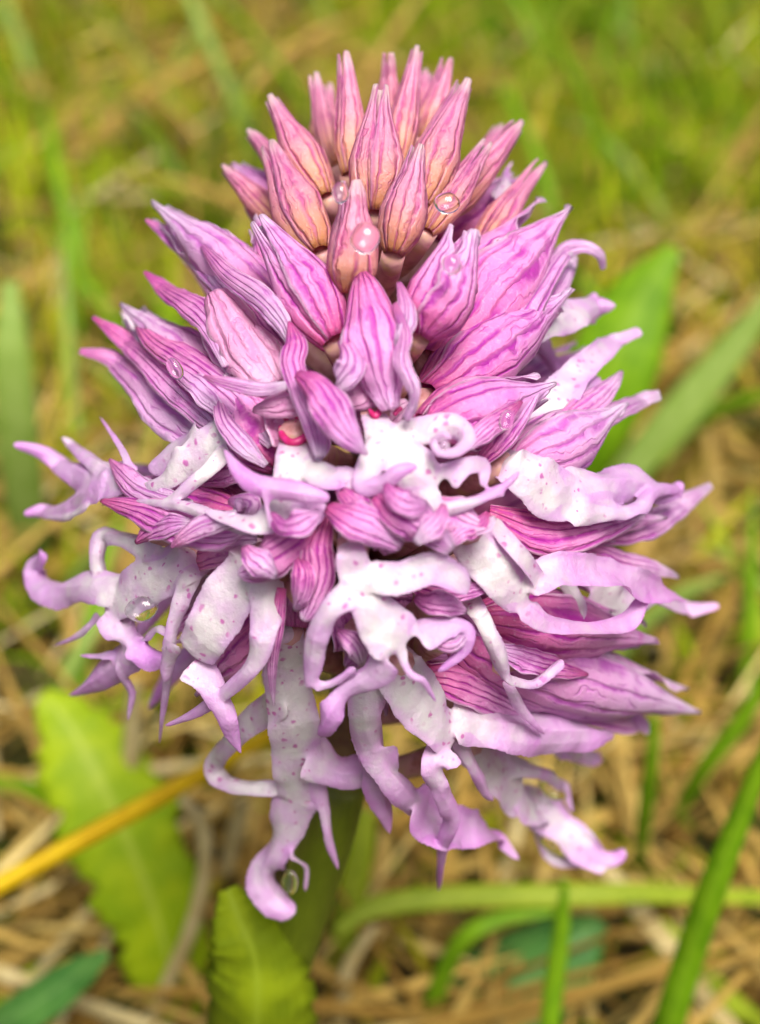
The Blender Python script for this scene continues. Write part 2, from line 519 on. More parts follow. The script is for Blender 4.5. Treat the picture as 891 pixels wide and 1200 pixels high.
def remesh_lip(strokes, voxel=0.12, thick=1.0, seed=0, deflate=0.000085):
    """strokes of tapered fleshy lobes fused into one continuous lip; returns mesh (world coords) with tip / neck attributes"""
    V, F, off = [], [], 0
    samp, tipv, neckv, rad, starts, nors = [], [], [], [], [], []
    r = np.random.default_rng(seed)
    K = 12
    for si, S in enumerate(strokes):
        opt = {}
        if isinstance(S, tuple): S, opt = S
        body = opt.get('body', si == 0)
        if isinstance(S, dict): c, wd = S['c'], S['w']
        else:
            if body and not opt.get('free'):
                S = [q_ if len(q_) == 4 else (q_[0], q_[1], 0, q_[2]) for q_ in S]
                (x0, y0, d0_, w0), (x1, y1, d1_, w1) = S[0], S[1]
                S = [(x0 + (x0 - x1) * .75, y0 + (y0 - y1) * .75, d0_ - 7, w0 * .62)] + S
            c, wd, _ = stroke_pts(S, 3.2)
        n = len(c)
        tt = np.linspace(0, 1, n)
        ph = r.uniform(0, 6.28, 5)
        L = np.linalg.norm(np.diff(c, axis=0), axis=1).sum()
        k = L / 0.0045
        wd = wd * 1.14 * (1 + 0.03 * np.sin(tt * k * 4 + ph[0]) + 0.015 * np.sin(tt * k * 9 + ph[1]))
        ease = np.ones(n) if body else np.clip(tt / .4, 0, 1)
        if not body: wd = wd * np.interp(tt, [0, .12, .3], [1.25, 1.2, 1.0]); starts.append(c[0]); starts.append(c[min(3, n - 1)])
        roll = opt.get('roll', 0.0) + 0.34 * np.sin(tt * k * 1.8 + ph[2]) * ease * (0.4 if body else 1)
        if not body and samp:                             # lobes start on the tissue they leave
            allc, alln = np.vstack(samp), np.vstack(nors)
            dj = np.linalg.norm(allc - c[0], axis=1); j = dj.argmin()
            if dj[j] < 0.0038:
                dl = ((allc[j] - c[0]) @ alln[j]) * alln[j]
                e_ = np.clip(tt / .6, 0, 1); c = c + dl * (1 - e_ * e_ * (3 - 2 * e_))[:, None]
        t, nn, b = frames(c, opt.get('up', 0.4), roll)
        nors.append(nn)
        hw = np.maximum(wd / 2, 0.00022)
        ht = np.clip(wd * 0.11, 0.00018, 0.00021) * thick
        ends = np.minimum(1, np.minimum((tt * (n - 1) + .6) / 2.0, ((1 - tt) * (n - 1) + .6) / 2.0))
        hw, ht = hw * np.sqrt(ends), ht * np.sqrt(ends)
        cup = opt.get('cup', 0.12 if body else r.choice([.55, .7, -.35, .45]))
        th = np.linspace(0, 2 * np.pi, K, endpoint=False)
        s = np.sign(np.cos(th)) * np.abs(np.cos(th)) ** .8
        groove = 0.10 * np.cos(s * 5)[None, :] * 0.3
        lat = s[None, :] * hw[:, None]
        hg = (np.sign(np.sin(th)) * np.abs(np.sin(th)) ** .4)[None, :] * ht[:, None] - (.1 + (cup - .1) * ease)[:, None] * (s ** 2)[None, :] * hw[:, None] + groove * hw[:, None]
        kk = L / 0.0036
        wl = np.sin(tt * kk * 2.1 + ph[3]) + .6 * np.sin(tt * kk * 4.7 + ph[4]); wr_ = np.sin(tt * kk * 2.4 + ph[1]) + .6 * np.sin(tt * kk * 4.1 + ph[0])
        hg = hg + np.where(s[None, :] < 0, wl[:, None], wr_[:, None]) * (np.abs(s) ** 2)[None, :] * np.minimum(hw * .13, .0003)[:, None]
        lat = lat * (1 + 0.022 * np.where(s[None, :] < 0, wr_[:, None], wl[:, None]))
        v = c[:, None, :] + b[:, None, :] * lat[..., None] + nn[:, None, :] * hg[..., None]
        V.append(v.reshape(-1, 3))
        f = []
        for i in range(n - 1):
            for j in range(K):
                j2 = (j + 1) % K
                f.append([off + i * K + j, off + i * K + j2, off + (i + 1) * K + j2, off + (i + 1) * K + j])
        f.append([off + j for j in range(K)][::-1]); f.append([off + (n - 1) * K + j for j in range(K)])
        F += f
        off += n * K
        samp.append(c); rad.append(hw)
        if body:
            tipv.append(np.interp(tt, [0, .7, 1], [0.1, 0.05, 0.12])); neckv.append(np.clip(1 - tt / 0.4, 0, 1))
        else:
            a = opt.get('tip', (0.12, 0.8))
            tipv.append(a[0] + (a[1] - a[0]) * tt ** 1.2); neckv.append(np.zeros(n))
    V = np.vstack(V) * 1000.0
    cen = V.mean(0)
    me = bpy.data.meshes.new('lip_src')
    me.from_pydata((V - cen).tolist(), [], F)
    ob = bpy.data.objects.new('lip_src', me)
    COL.objects.link(ob)
    md = ob.modifiers.new('r', 'REMESH'); md.mode = 'VOXEL'; md.voxel_size = voxel; md.use_smooth_shade = True
    ms = ob.modifiers.new('s', 'SMOOTH'); ms.factor = 0.5; ms.iterations = 6
    dg = bpy.context.evaluated_depsgraph_get()
    res = bpy.data.meshes.new_from_object(ob.evaluated_get(dg))
    bpy.data.objects.remove(ob); bpy.data.meshes.remove(me)
    nv = len(res.vertices)
    co = np.empty(nv * 3); res.vertices.foreach_get('co', co)
    co = (co.reshape(-1, 3) + cen) / 1000.0
    if starts:                                            # soften where lobes leave the body, so the lip flows as one tissue
        ed_ = np.empty(len(res.edges) * 2, int); res.edges.foreach_get('vertices', ed_); ed_ = ed_.reshape(-1, 2)
        st_ = np.array(starts)
        wj = np.exp(-(((co[:, None, :] - st_[None]) ** 2).sum(-1)).min(1) / 0.0016 ** 2)[:, None] * .9
        ii, jj = np.concatenate([ed_[:, 0], ed_[:, 1]]), np.concatenate([ed_[:, 1], ed_[:, 0]])
        deg = np.maximum(np.bincount(ii, minlength=nv), 1)
        for _ in range(22):
            avg = np.stack([np.bincount(ii, co[jj, a_], minlength=nv) / deg for a_ in range(3)], -1)
            co = co + (avg - co) * wj
        res.vertices.foreach_set('co', co.ravel()); res.update()
    nr = np.empty(nv * 3); res.vertices.foreach_get('normal', nr)
    cr = np.zeros(nv)
    for q_ in range(9):
        kd = r.normal(size=3); kd /= np.linalg.norm(kd)
        lam = r.uniform(.0011, .0034)
        cr += np.sin(co @ kd * (6.283 / lam) + r.uniform(0, 6.28)) * lam / .003
    nz = (cr * 0.000030)[:, None] * face_dir(co)            # crumple moves both faces the same way: the tissue stays thin
    co = co + nz
    co = co - nr.reshape(-1, 3) * deflate                 # fused thick, then thinned to petal tissue
    res.vertices.foreach_set('co', co.ravel())
    res.polygons.foreach_set('use_smooth', np.ones(len(res.polygons), bool))
    sp, tv, nk, rd = np.vstack(samp), np.concatenate(tipv), np.concatenate(neckv), np.concatenate(rad)
    tip = np.empty(nv); nek = np.empty(nv); edg = np.empty(nv)
    for i in range(0, nv, 4000):
        d = ((co[i:i + 4000, None, :] - sp[None]) ** 2).sum(-1)
        j = d.argmin(1); edg[i:i + 4000] = np.clip(np.sqrt(d[np.arange(len(j)), j]) / rd[j], 0, 1)
        wgt = np.exp(-d / (0.0011 ** 2)) + 1e-30
        tip[i:i + 4000] = (wgt * tv).sum(1) / wgt.sum(1)
        nek[i:i + 4000] = (wgt * nk).sum(1) / wgt.sum(1)
    for k_, a in (('tip', tip), ('neck', nek), ('edge', edg)):
        at_ = res.attributes.new(k_, 'FLOAT', 'POINT'); at_.data.foreach_set('value', a)
    res.materials.clear(); res.materials.append(M['lip'])
    res.update()
    return res


SEED = [100]


def nseed():
    SEED[0] += 1
    return SEED[0]


def ovary(base3, y_axis, name, r0=0.0011, r1=0.0013):
    a = axis_pt(y_axis)
    mid = (a + base3) / 2 + np.array([0, 0, -0.002])
    tt = np.linspace(0, 1, 9)
    c = ((1 - tt) ** 2)[:, None] * a + (2 * tt * (1 - tt))[:, None] * mid + (tt ** 2)[:, None] * base3
    v, f, uv = tube(c, np.linspace(r0, r1, 9) * (1 + .15 * np.sin(tt * 3.1)), 9)
    o = link(name, mesh(name, v, f, M['ovary'], uv), base3, orchid)
    return o


def add_sepals(par, lst, name, mat):
    for v, f, uv in lst:
        link(name, mesh(name, v, f, mat, uv), WORLD_O[par.name], par)


def bud(bx, by, bd, tx, ty, td, wpx, roll=0.0, kind='bud', bendx=0, bendd=0, beak=.24, open_=0.0):
    base, tip = P(bx, by, bd), P(tx, ty, td)
    roll += rng.uniform(-.5, .5); bendx += rng.uniform(-7, 7); beak *= rng.uniform(.75, 1.25); open_ += rng.uniform(.03, .12)
    o = ovary(base, by + 55, 'flower_bud', 0.0009, 0.0011)
    D = depth(bx, by, bd)
    bend = RGT * bendx * px_m(D) + FWD * (-bendd / 1000)
    add_sepals(o, hood_sepals(base, tip, wpx * rng.uniform(.78, .9) * px_m(D), kind, roll, open_, bend, beak, seed=nseed(), slim=True), 'sepal', M[kind])
    return o


def flower(base, hoods=(), seps=(), lip=None, mouth=None, lipopt=None, yax=None):
    b3 = P(*base)
    o = ovary(b3, yax if yax else base[1] + 40, 'flower')
    for h in hoods:
        bx, by, bd, tx, ty, td, wpx = h[:7]
        op = h[7] if len(h) > 7 else {}
        D = depth(bx, by, bd)
        bend = RGT * op.get('bx', 0) * px_m(D) - UPV * op.get('by', 0) * px_m(D)
        add_sepals(o, hood_sepals(P(bx, by, bd), P(tx, ty, td), wpx * px_m(D), roll=op.get('roll', 0.2), open_=op.get('open', 0.28),
                                  bend=bend, beak=op.get('beak', .25), seed=nseed()), 'sepal', M[op.get('mat', 'hood')])
    for s in seps:
        S, op = s if isinstance(s, tuple) else (s, {})
        c, wd, _ = stroke_pts(S, 4)
        v, f, uv = ribbon_sheet(c, wd, op.get('cup', .35), op.get('roll', 0), op.get('up', .4), .00024, op.get('ruf', .4), 13, op.get('twist', 0), nseed())
        nm = op.get('name', 'sepal')
        link(nm, mesh(nm, v, f, M[op.get('mat', 'hood')], uv), b3, o)
    if lip:
        me = remesh_lip(lip, seed=nseed(), **(lipopt or {}))
        me.name = 'lip'
        link('lip', me, b3, o)
    if mouth:
        for S in mouth:
            c, wd, _ = stroke_pts(S, 2)
            v, f, uv = tube(c, wd / 2, 8)
            link('throat_mark', mesh('throat_mark', v, f, M['mouth'], uv), b3, o)
    return o


# ------------------------------------------------------------------ stem
ys = np.array([130, 300, 500, 700, 860, 950, 1050, 1200, 1350, 1480])
pts = np.array([axis_pt(y) for y in ys])
k0 = 5
for i in range(k0, len(ys)):
    s = (i - k0) / (len(ys) - 1 - k0)
    pts[i] = at(axis_x(ys[i]), ys[i], D0 - ((600 - ys[k0]) / 540 * 7.0) / 1000 * (1 - s) + (0.236 - D0) * s ** 1.3)
pts[-1] = ORIGIN - np.array([0, 0, 0.004])
c = catmull(pts, 60)
rad = np.interp(np.linspace(0, 1, 60), [0, .12, .4, .52, .7, 1], [.0008, .0016, .0024, .0030, .0034, .0038])
ksp = 30
v, f, uv = tube(c[:ksp + 1], rad[:ksp + 1], 14)
link('rachis', mesh('rachis', v, f, M['rachis'], uv), ORIGIN, orchid)
v, f, uv = tube(c[ksp:], rad[ksp:], 18)
link('stem', mesh('stem', v, f, M['stem'], uv), ORIGIN, orchid)

# ------------------------------------------------------------------ buds at the top  (base x y dd, tip x y dd, width)
for B in [
    (410, 205, -4, 403, 64, 2, 46, 0.5), (396, 195, -13, 369, 88, -6, 34, 0.0), (383, 232, -3, 318, 116, 2, 56, 0.3),
    (343, 220, -10, 293, 156, -6, 34, 0.1), (374, 298, 0, 316, 172, 6, 82, 1.0), (456, 160, -14, 456, 62, -6, 34, 0.6),
    (437, 250, 1, 446, 102, 6, 72, 1.0), (464, 200, -5, 489, 58, 0, 48, 0.3), (492, 165, -12, 524, 70, -6, 40, 0.9),
    (492, 242, 0, 545, 98, 5, 66, 0.0), (461, 298, 5, 491, 172, 10, 68, 0.4), (516, 250, -6, 607, 146, -2, 54, 0.5),
    (500, 272, 0, 570, 168, 5, 46, 0.8), (334, 268, -7, 264, 197, -2, 42, 0.2), (558, 296, -5, 634, 192, -2, 46, 0.4),
    (372, 170, -20, 385, 100, -16, 34, 0), (480, 140, -20, 500, 85, -18, 34, 0), (540, 225, -18, 585, 150, -18, 40, 0),
]:
    bud(*B)
bud(408, 342, 6, 413, 212, 13, 74, 0.9, beak=.32)
bud(392, 402, 5, 303, 260, 9, 98, 0.7, 'hood', bendx=12)
bud(492, 392, 7, 545, 268, 14, 92, 0.3, 'hood', bendx=8, open_=.1)

# ------------------------------------------------------------------ open flowers (all coordinates: photo px, px, mm towards the viewer, px width)
A = {'mat': 'hood'}
PA = {'mat': 'pale'}
IN = {'mat': 'inner', 'name': 'petal'}
LT = lambda a, b_: {'tip': (a, b_)}

# -- upper right hoods
flower((505, 425, -2), hoods=[(505, 425, -2, 650, 247, 2, 122, {'roll': .5, 'by': -6, 'open': .26})],
       lip=[[(575, 300, -6, 16), (590, 240, -8, 22), (597, 215, -8, 14)], [(580, 225, -8, 14), (592, 212, -8, 12), (608, 208, -8, 5)], [(590, 210, -8, 10), (597, 195, -8, 8), (603, 187, -8, 5)]])
flower((545, 440, -5), hoods=[(530, 440, -4, 660, 300, 0, 80, {'mat': 'pale', 'roll': .3})],
       seps=[([(545, 440, 0, 20), (600, 380, 2, 46), (637, 325, 3, 34), (660, 295, 4, 24), (685, 288, 4, 16), (703, 298, 4, 12), (708, 316, 3, 7)], PA),
             ([(600, 400, -3, 20), (640, 350, -2, 34), (662, 318, -2, 24), (675, 300, -2, 6)], PA)],
       lip=[[(600, 400, -6, 30), (640, 378, -4, 40), (680, 365, -4, 38)], [(670, 368, -4, 34), (695, 360, -4, 30), (723, 357, -4, 6)], [(660, 362, -6, 20), (690, 350, -6, 18), (702, 346, -6, 8)]])
flower((500, 470, 0), hoods=[(500, 462, 0, 657, 345, 1, 96, {'roll': .2, 'by': 8})])
flower((492, 505, 2), hoods=[(494, 500, 3, 640, 452, 4, 96, {'roll': .1, 'by': 10, 'open': .26})],
       seps=[([(560, 545, 3, 14), (588, 510, 5, 34), (612, 480, 6, 26), (633, 455, 6, 5)], A),
             ([(520, 530, 0, 20), (560, 505, 2, 50), (600, 475, 2, 24), (612, 465, 2, 6)], PA)])
# -- right: white-armed flower against the green
flower((600, 545, -4), hoods=[(590, 550, -2, 722, 476, -1, 88, {'mat': 'pale', 'roll': .3, 'by': 12})],
       seps=[([(650, 500, 0, 20), (690, 492, 1, 34), (725, 478, 1, 28), (750, 468, 1, 22), (774, 462, 1, 12)], PA),
             ([(665, 490, -1, 26), (695, 468, 0, 34), (718, 448, 0, 20), (729, 434, 0, 5)], PA)],
       lip=[[(615, 492, -5, 40), (640, 478, -4, 50), (660, 466, -3, 48)], ([(650, 470, -3, 40), (682, 432, -3, 34), (715, 405, -3, 24), (753, 388, -3, 12)], LT(.0, .55)),
            ([(660, 470, -4, 30), (685, 455, -4, 30), (700, 440, -5, 14)], LT(.3, .8))])
# -- right: broad blown-out lip
flower((590, 545, 2), hoods=[(590, 625, -4, 770, 606, -4, 70, {'mat': 'hood', 'roll': .1})],
       seps=[([(705, 625, -6, 30), (755, 612, -6, 42), (795, 592, -6, 28), (834, 568, -6, 8)], PA),
             ([(575, 600, 0, 20), (640, 622, 0, 56), (710, 612, -1, 40), (755, 600, -1, 10)], A)],
       lip=[[(592, 540, 2, 40), (618, 556, 3, 58), (648, 574, 3, 66), (680, 588, 2, 50)], ([(665, 570, 2, 44), (715, 562, 2, 48), (765, 568, 2, 40), (800, 577, 2, 12)], LT(.2, .75)),
            ([(660, 598, 2, 34), (710, 600, 3, 22), (748, 592, 4, 22), (770, 574, 4, 18), (803, 568, 4, 16)], LT(.0, .9)),
            ([(690, 588, 2, 14), (715, 590, 3, 12), (722, 598, 3, 6)], LT(.2, .6))])
# -- right: lip below it, thick arm to the right
flower((540, 620, 1), hoods=[(560, 725, -5, 757, 746, -6, 92, {'mat': 'hood', 'roll': .2, 'by': -4})],
       seps=[([(690, 640, -6, 20), (730, 655, -6, 30), (770, 664, -6, 22), (796, 675, -6, 6)], PA)],
       lip=[[(538, 622, 2, 40), (565, 648, 4, 54), (592, 678, 5, 54), (618, 706, 5, 42)], ([(574, 594, 6, 10), (588, 622, 6, 20), (612, 655, 6, 24), (632, 685, 5, 22)], LT(.0, .15)),
            ([(615, 688, 5, 30), (655, 668, 5, 38), (710, 674, 4, 40), (760, 690, 3, 34), (803, 703, 2, 14)], LT(.25, .7)),
            ([(608, 712, 5, 26), (645, 732, 5, 22), (695, 738, 4, 20), (735, 728, 3, 24), (757, 696, 3, 14)], LT(.25, .75)),
            ([(618, 705, 4, 14), (632, 712, 5, 10), (642, 728, 5, 6)], LT(.3, .6))])
flower((600, 660, -10), seps=[([(640, 640, -8, 30), (690, 660, -10, 60), (730, 690, -10, 40), (755, 710, -10, 8)], PA)],
       lip=[[(655, 640, -8, 30), (690, 655, -8, 44), (715, 690, -8, 46)], ([(705, 680, -8, 40), (725, 706, -8, 38), (765, 702, -8, 28), (805, 714, -8, 18), (844, 710, -8, 10)], LT(.0, .5)),
            ([(676, 665, -3, 18), (682, 700, -3, 18), (674, 724, -3, 18), (662, 716, -3, 8)], LT(.0, .2))])
# -- lower right hoods
flower((560, 770, -3), hoods=[(560, 775, -4, 806, 826, -6, 104, {'mat': 'pale', 'roll': .3, 'by': -6})],
       seps=[([(620, 770, -6, 30), (680, 780, -7, 44), (735, 800, -7, 20), (760, 815, -7, 5)], PA),
             ([(590, 740, -5, 30), (650, 755, -5, 56), (700, 765, -6, 40), (722, 772, -6, 8)], PA),
             ([(660, 830, -5, 20), (720, 840, -5, 36), (750, 848, -5, 24), (760, 860, -5, 5)], PA)])
# -- centre-right: small twisted lobes
flower((520, 690, 0), seps=[([(478, 678, 1, 24), (515, 688, 3, 40), (550, 690, 4, 26), (578, 686, 4, 10)], {'mat': 'hood', 'ruf': .8}),
                            ([(500, 720, -4, 30), (535, 715, -3, 50), (570, 740, -3, 50), (600, 760, -4, 20)], IN)],
       lip=[[(548, 700, 0, 26), (565, 722, 4, 26)], ([(560, 712, 3, 20), (574, 745, 5, 22), (588, 780, 6, 20), (600, 803, 6, 12)], LT(.0, .3)),
            ([(592, 795, 6, 14), (625, 800, 5, 14), (655, 778, 4, 16), (662, 774, 4, 8)], LT(.1, .4))])
# -- centre: curled white lip under the front hood
flower((440, 480, 6),
       seps=[([(421, 311, 9, 5), (428, 332, 10, 40), (436, 372, 11, 76), (444, 415, 11, 74), (452, 455, 9, 50), (458, 480, 8, 20)], {'mat': 'hood', 'ruf': .9, 'cup': .5}),
             ([(462, 355, 11, 8), (472, 390, 12, 18), (470, 425, 12, 20), (484, 460, 11, 20), (474, 492, 9, 12)], {'mat': 'pale', 'ruf': 1.2, 'roll': .5, 'name': 'petal'}),
             ([(398, 398, 10, 8), (408, 408, 11, 26), (412, 428, 11, 40), (398, 446, 10, 30), (392, 452, 9, 6)], {'mat': 'pale', 'ruf': 1.0, 'name': 'petal'}),
             ([(392, 474, 6, 14), (415, 462, 7, 40), (440, 452, 7, 44), (452, 445, 7, 20)], {'mat': 'smooth', 'name': 'petal', 'ruf': .3}),
             ([(405, 490, 4, 10), (430, 486, 4, 44), (455, 482, 4, 40), (478, 470, 4, 10)], {'mat': 'smooth', 'name': 'petal', 'ruf': .2})],
       mouth=[[(433, 480, 6.6, 5), (440, 488, 6.8, 9), (447, 478, 6.6, 6)], [(462, 486, 6.8, 6), (470, 478, 6.8, 7)]],
       lip=[[(438, 486, 6, 30), (452, 512, 7, 46), (482, 545, 8, 52), (512, 575, 8, 44)], ([(452, 512, 7, 30), (434, 545, 8, 28), (427, 566, 9, 26), (448, 566, 10, 22), (470, 552, 11, 18), (490, 545, 11, 10)], LT(.05, .9)),
            ([(462, 508, 7, 26), (498, 502, 8, 30), (530, 497, 9, 30), (546, 512, 10, 24), (534, 528, 11, 16), (514, 528, 11, 13), (509, 516, 11, 11), (520, 507, 12, 9), (530, 515, 12, 7)], LT(.05, .6)),
            ([(500, 575, 8, 30), (512, 596, 9, 22), (550, 590, 10, 17), (585, 572, 10, 16), (610, 552, 10, 6)], LT(.05, .7)),
            ([(520, 562, 8, 34), (548, 546, 9, 24), (568, 548, 9, 18), (566, 572, 9, 12)], LT(.15, .6)),
            ([(570, 582, 10, 14), (588, 580, 10, 12), (592, 586, 10, 6)], LT(.6, .7))])
# -- centre-left: flower with open mouth
flower((343, 508, 6), hoods=[(330, 545, 0, 262, 448, 3, 84, {'roll': .4, 'open': .26})],
       seps=[([(339, 376, 9, 4), (346, 400, 10, 28), (343, 425, 10, 30), (352, 455, 10, 28), (368, 495, 9, 30), (376, 535, 8, 14)], {'mat': 'hood', 'ruf': .6}),
             ([(348, 436, 12, 16), (370, 450, 13, 42), (390, 480, 13, 46), (408, 508, 12, 36), (431, 533, 11, 5)], {'mat': 'hood', 'ruf': 1.2, 'cup': .5}),
             ([(239, 440, 9, 4), (262, 446, 10, 16), (305, 455, 10, 18), (340, 450, 10, 10)], {'mat': 'pale', 'ruf': .4}),
             ([(296, 480, 7, 8), (318, 475, 8, 30), (345, 468, 8, 36), (362, 465, 8, 14)], {'mat': 'smooth', 'name': 'petal', 'ruf': .6}),
             ([(326, 475, 4, 40), (342, 500, 4, 60), (345, 525, 4, 50)], {'mat': 'smooth', 'name': 'petal', 'ruf': .1, 'cup': -.5}),
             ([(372, 500, 7, 12), (378, 520, 7, 20), (372, 540, 7, 8)], PA)],
       mouth=[[(329, 500, 5.6, 6), (332, 512, 6.2, 10), (343, 519, 6.6, 10), (358, 512, 6.2, 10), (364, 497, 5.6, 7)], [(333, 484, 5.6, 7), (337, 496, 6, 6)], [(350, 482, 5.6, 8), (347, 496, 6, 6)]],
       lip=[[(343, 520, 6, 34), (346, 545, 7, 50), (344, 572, 7, 58), (325, 600, 7, 44)], ([(335, 600, 7, 40), (300, 616, 8, 28), (265, 608, 8, 20), (238, 597, 8, 6)], LT(.0, .25)),
            ([(360, 545, 7, 28), (388, 562, 8, 32), (410, 562, 8, 26), (398, 586, 8, 14)], LT(.05, .6)),
            ([(261, 524, 11, 6), (280, 550, 11, 20), (306, 568, 11, 28), (350, 577, 11, 26), (388, 584, 10, 14)], {'tip': (.75, .6), 'body': False}),
            ([(309, 575, 11, 10), (314, 600, 10, 10), (319, 622, 9, 9)], LT(.5, .4)),
            ([(345, 600, 7, 30), (365, 600, 7, 36), (385, 592, 7, 12)], LT(.4, .7))])
# -- left: open flower with the smooth pink tube
flower((325, 448, 2), seps=[([(250, 340, 6, 30), (264, 362, 6, 56), (280, 388, 6, 62), (300, 420, 6, 66), (322, 448, 5, 40)], {'mat': 'smooth', 'cup': .45, 'ruf': .7, 'name': 'petal'}), ([(240, 350, 3, 20), (262, 395, 4, 50), (290, 430, 4, 40), (315, 448, 4, 10)], IN),
                            ([(169, 318, 3, 4), (195, 338, 4, 24), (228, 358, 5, 36), (248, 385, 6, 26), (265, 428, 6, 10)], {'mat': 'hood', 'ruf': .5}),
                            ([(232, 282, 6, 4), (262, 318, 7, 22), (300, 345, 8, 30), (325, 372, 8, 26), (342, 405, 7, 8)], {'mat': 'pale', 'roll': .4}),
                            ([(285, 350, 3, 10), (305, 385, 3, 40), (330, 420, 3, 40), (345, 440, 3, 10)], IN)],
       hoods=[(330, 365, -2, 186, 246, -1, 74, {'roll': .2, 'mat': 'pale', 'open': .26})])
flower((330, 360, -4), seps=[([(171, 257, 0, 4), (200, 275, 1, 22), (240, 305, 2, 34), (275, 345, 2, 30), (300, 370, 1, 20)], PA)], hoods=[(345, 330, -6, 302, 262, -4, 60, {'roll': .2})])
# -- left: long-tipped hood
flower((300, 520, -2), hoods=[(315, 505, 0, 152, 366, 0, 84, {'mat': 'pale', 'roll': .1, 'by': -4})],
       seps=[([(109, 371, 0, 5), (140, 392, 1, 22), (170, 415, 2, 34), (215, 455, 3, 50), (280, 515, 2, 30)], A),
             ([(93, 411, -1, 8), (128, 418, 0, 22), (165, 440, 0, 50), (205, 475, 0, 76), (245, 500, 0, 70), (280, 520, 0, 30)], PA),
             ([(157, 370, 3, 6), (180, 395, 4, 30), (225, 425, 5, 44), (275, 465, 5, 44), (320, 520, 4, 16)], A),
             ([(256, 455, 5, 8), (262, 490, 6, 22), (285, 520, 6, 26), (312, 545, 5, 8)], PA)],
       lip=[[(150, 375, -4, 10), (160, 390, -4, 14)], ([(134, 358, -4, 8), (150, 368, -4, 14), (175, 385, -4, 18)], LT(.0, .1)), ([(137, 367, -3, 8), (155, 380, -3, 16), (180, 400, -3, 20)], LT(.0, .1))])
# -- left: white forked lip
flower((262, 508, 0), hoods=[(285, 600, -3, 120, 575, -4, 66, {'mat': 'hood', 'roll': .3})],
       seps=[([(128, 538, 2, 4), (142, 556, 3, 28), (165, 576, 3, 32), (200, 588, 3, 26), (225, 590, 3, 8)], {'mat': 'pale', 'roll': .5}),
             ([(118, 586, 3, 5), (145, 590, 4, 26), (180, 600, 5, 44), (220, 615, 5, 54), (262, 622, 5, 40), (285, 622, 4, 10)], {'mat': 'hood', 'ruf': .7}),
             ([(200, 641, 7, 5), (215, 628, 8, 20), (240, 614, 8, 28), (275, 606, 8, 20)], {'mat': 'pale'}),
             ([(268, 585, 5, 10), (290, 590, 6, 34), (275, 612, 5, 20)], PA),
             ([(230, 560, -1, 20), (262, 550, 0, 40), (290, 545, 0, 30)], IN)],
       lip=[[(275, 505, 2, 46), (248, 522, 3, 52), (218, 545, 3, 42)], ([(225, 535, 3, 36), (195, 560, 3, 26), (160, 566, 2, 24), (120, 545, 0, 26), (72, 512, -1, 8)], LT(.0, .3)),
            ([(258, 525, 4, 20), (236, 555, 5, 18), (212, 578, 5, 17), (185, 592, 5, 8)], LT(.0, .2)),
            ([(240, 515, 2, 40), (205, 530, 1, 44), (172, 548, 0, 22)], LT(.2, .3)),
            ([(165, 565, 0, 30), (120, 562, -1, 44), (80, 545, -1, 30), (50, 530, -1, 18), (15, 520, -1, 9)], LT(.3, .85)),
            ([(158, 562, 1, 16), (145, 530, 1, 10), (117, 488, 0, 4)], LT(.4, .6)),
            ([(140, 582, -2, 30), (95, 588, -2, 30), (55, 597, -2, 20), (27, 602, -2, 8)], LT(.4, .8)),
            ([(115, 594, -1, 12), (80, 605, -1, 12), (48, 606, -1, 5)], LT(.0, .2)),
            ([(130, 579, 5, 6), (175, 583, 6, 12), (215, 592, 6, 16), (260, 610, 7, 18), (300, 618, 8, 20)], LT(.2, .0))])
# -- far left lip, lower tier
flower((225, 648, -3), hoods=[(300, 655, -6, 195, 640, -7, 60, {'roll': .2, 'mat': 'pale'})],
       lip=[[(222, 652, -2, 56), (190, 670, -1, 58), (155, 692, -1, 52), (122, 715, -2, 44)], ([(135, 690, -2, 40), (100, 686, -2, 36), (62, 688, -3, 40), (40, 672, -3, 26), (50, 645, -3, 16)], LT(.15, .8)),
            ([(195, 642, -3, 32), (155, 630, -4, 24), (122, 628, -4, 22), (116, 650, -4, 20), (117, 675, -4, 18)], LT(.05, .15)),
            ([(115, 718, -2, 12), (95, 742, -2, 10), (63, 757, -2, 4)], LT(.3, .4)),
            ([(128, 715, -2, 34), (145, 742, -1, 34), (145, 765, -1, 44), (118, 792, -1, 32), (80, 815, -1, 5)], LT(.2, .85)),
            ([(130, 768, -1, 16), (110, 770, -1, 10), (93, 768, -1, 4)], LT(.6, .7)),
            ([(150, 755, -1, 26), (175, 768, -1, 30), (195, 772, 0, 14)], LT(.7, .9)),
            ([(226, 662, 0, 24), (212, 700, 1, 20), (202, 740, 1, 17), (196, 780, 1, 16), (193, 815, 0, 11), (187, 872, -2, 4)], LT(.1, .6)),
            ([(165, 740, -2, 16), (185, 735, -1, 14), (200, 745, 0, 10)], LT(.2, .3)),
            ([(153, 775, -3, 12), (154, 810, -3, 12), (150, 845, -3, 5)], LT(.6, .4))])
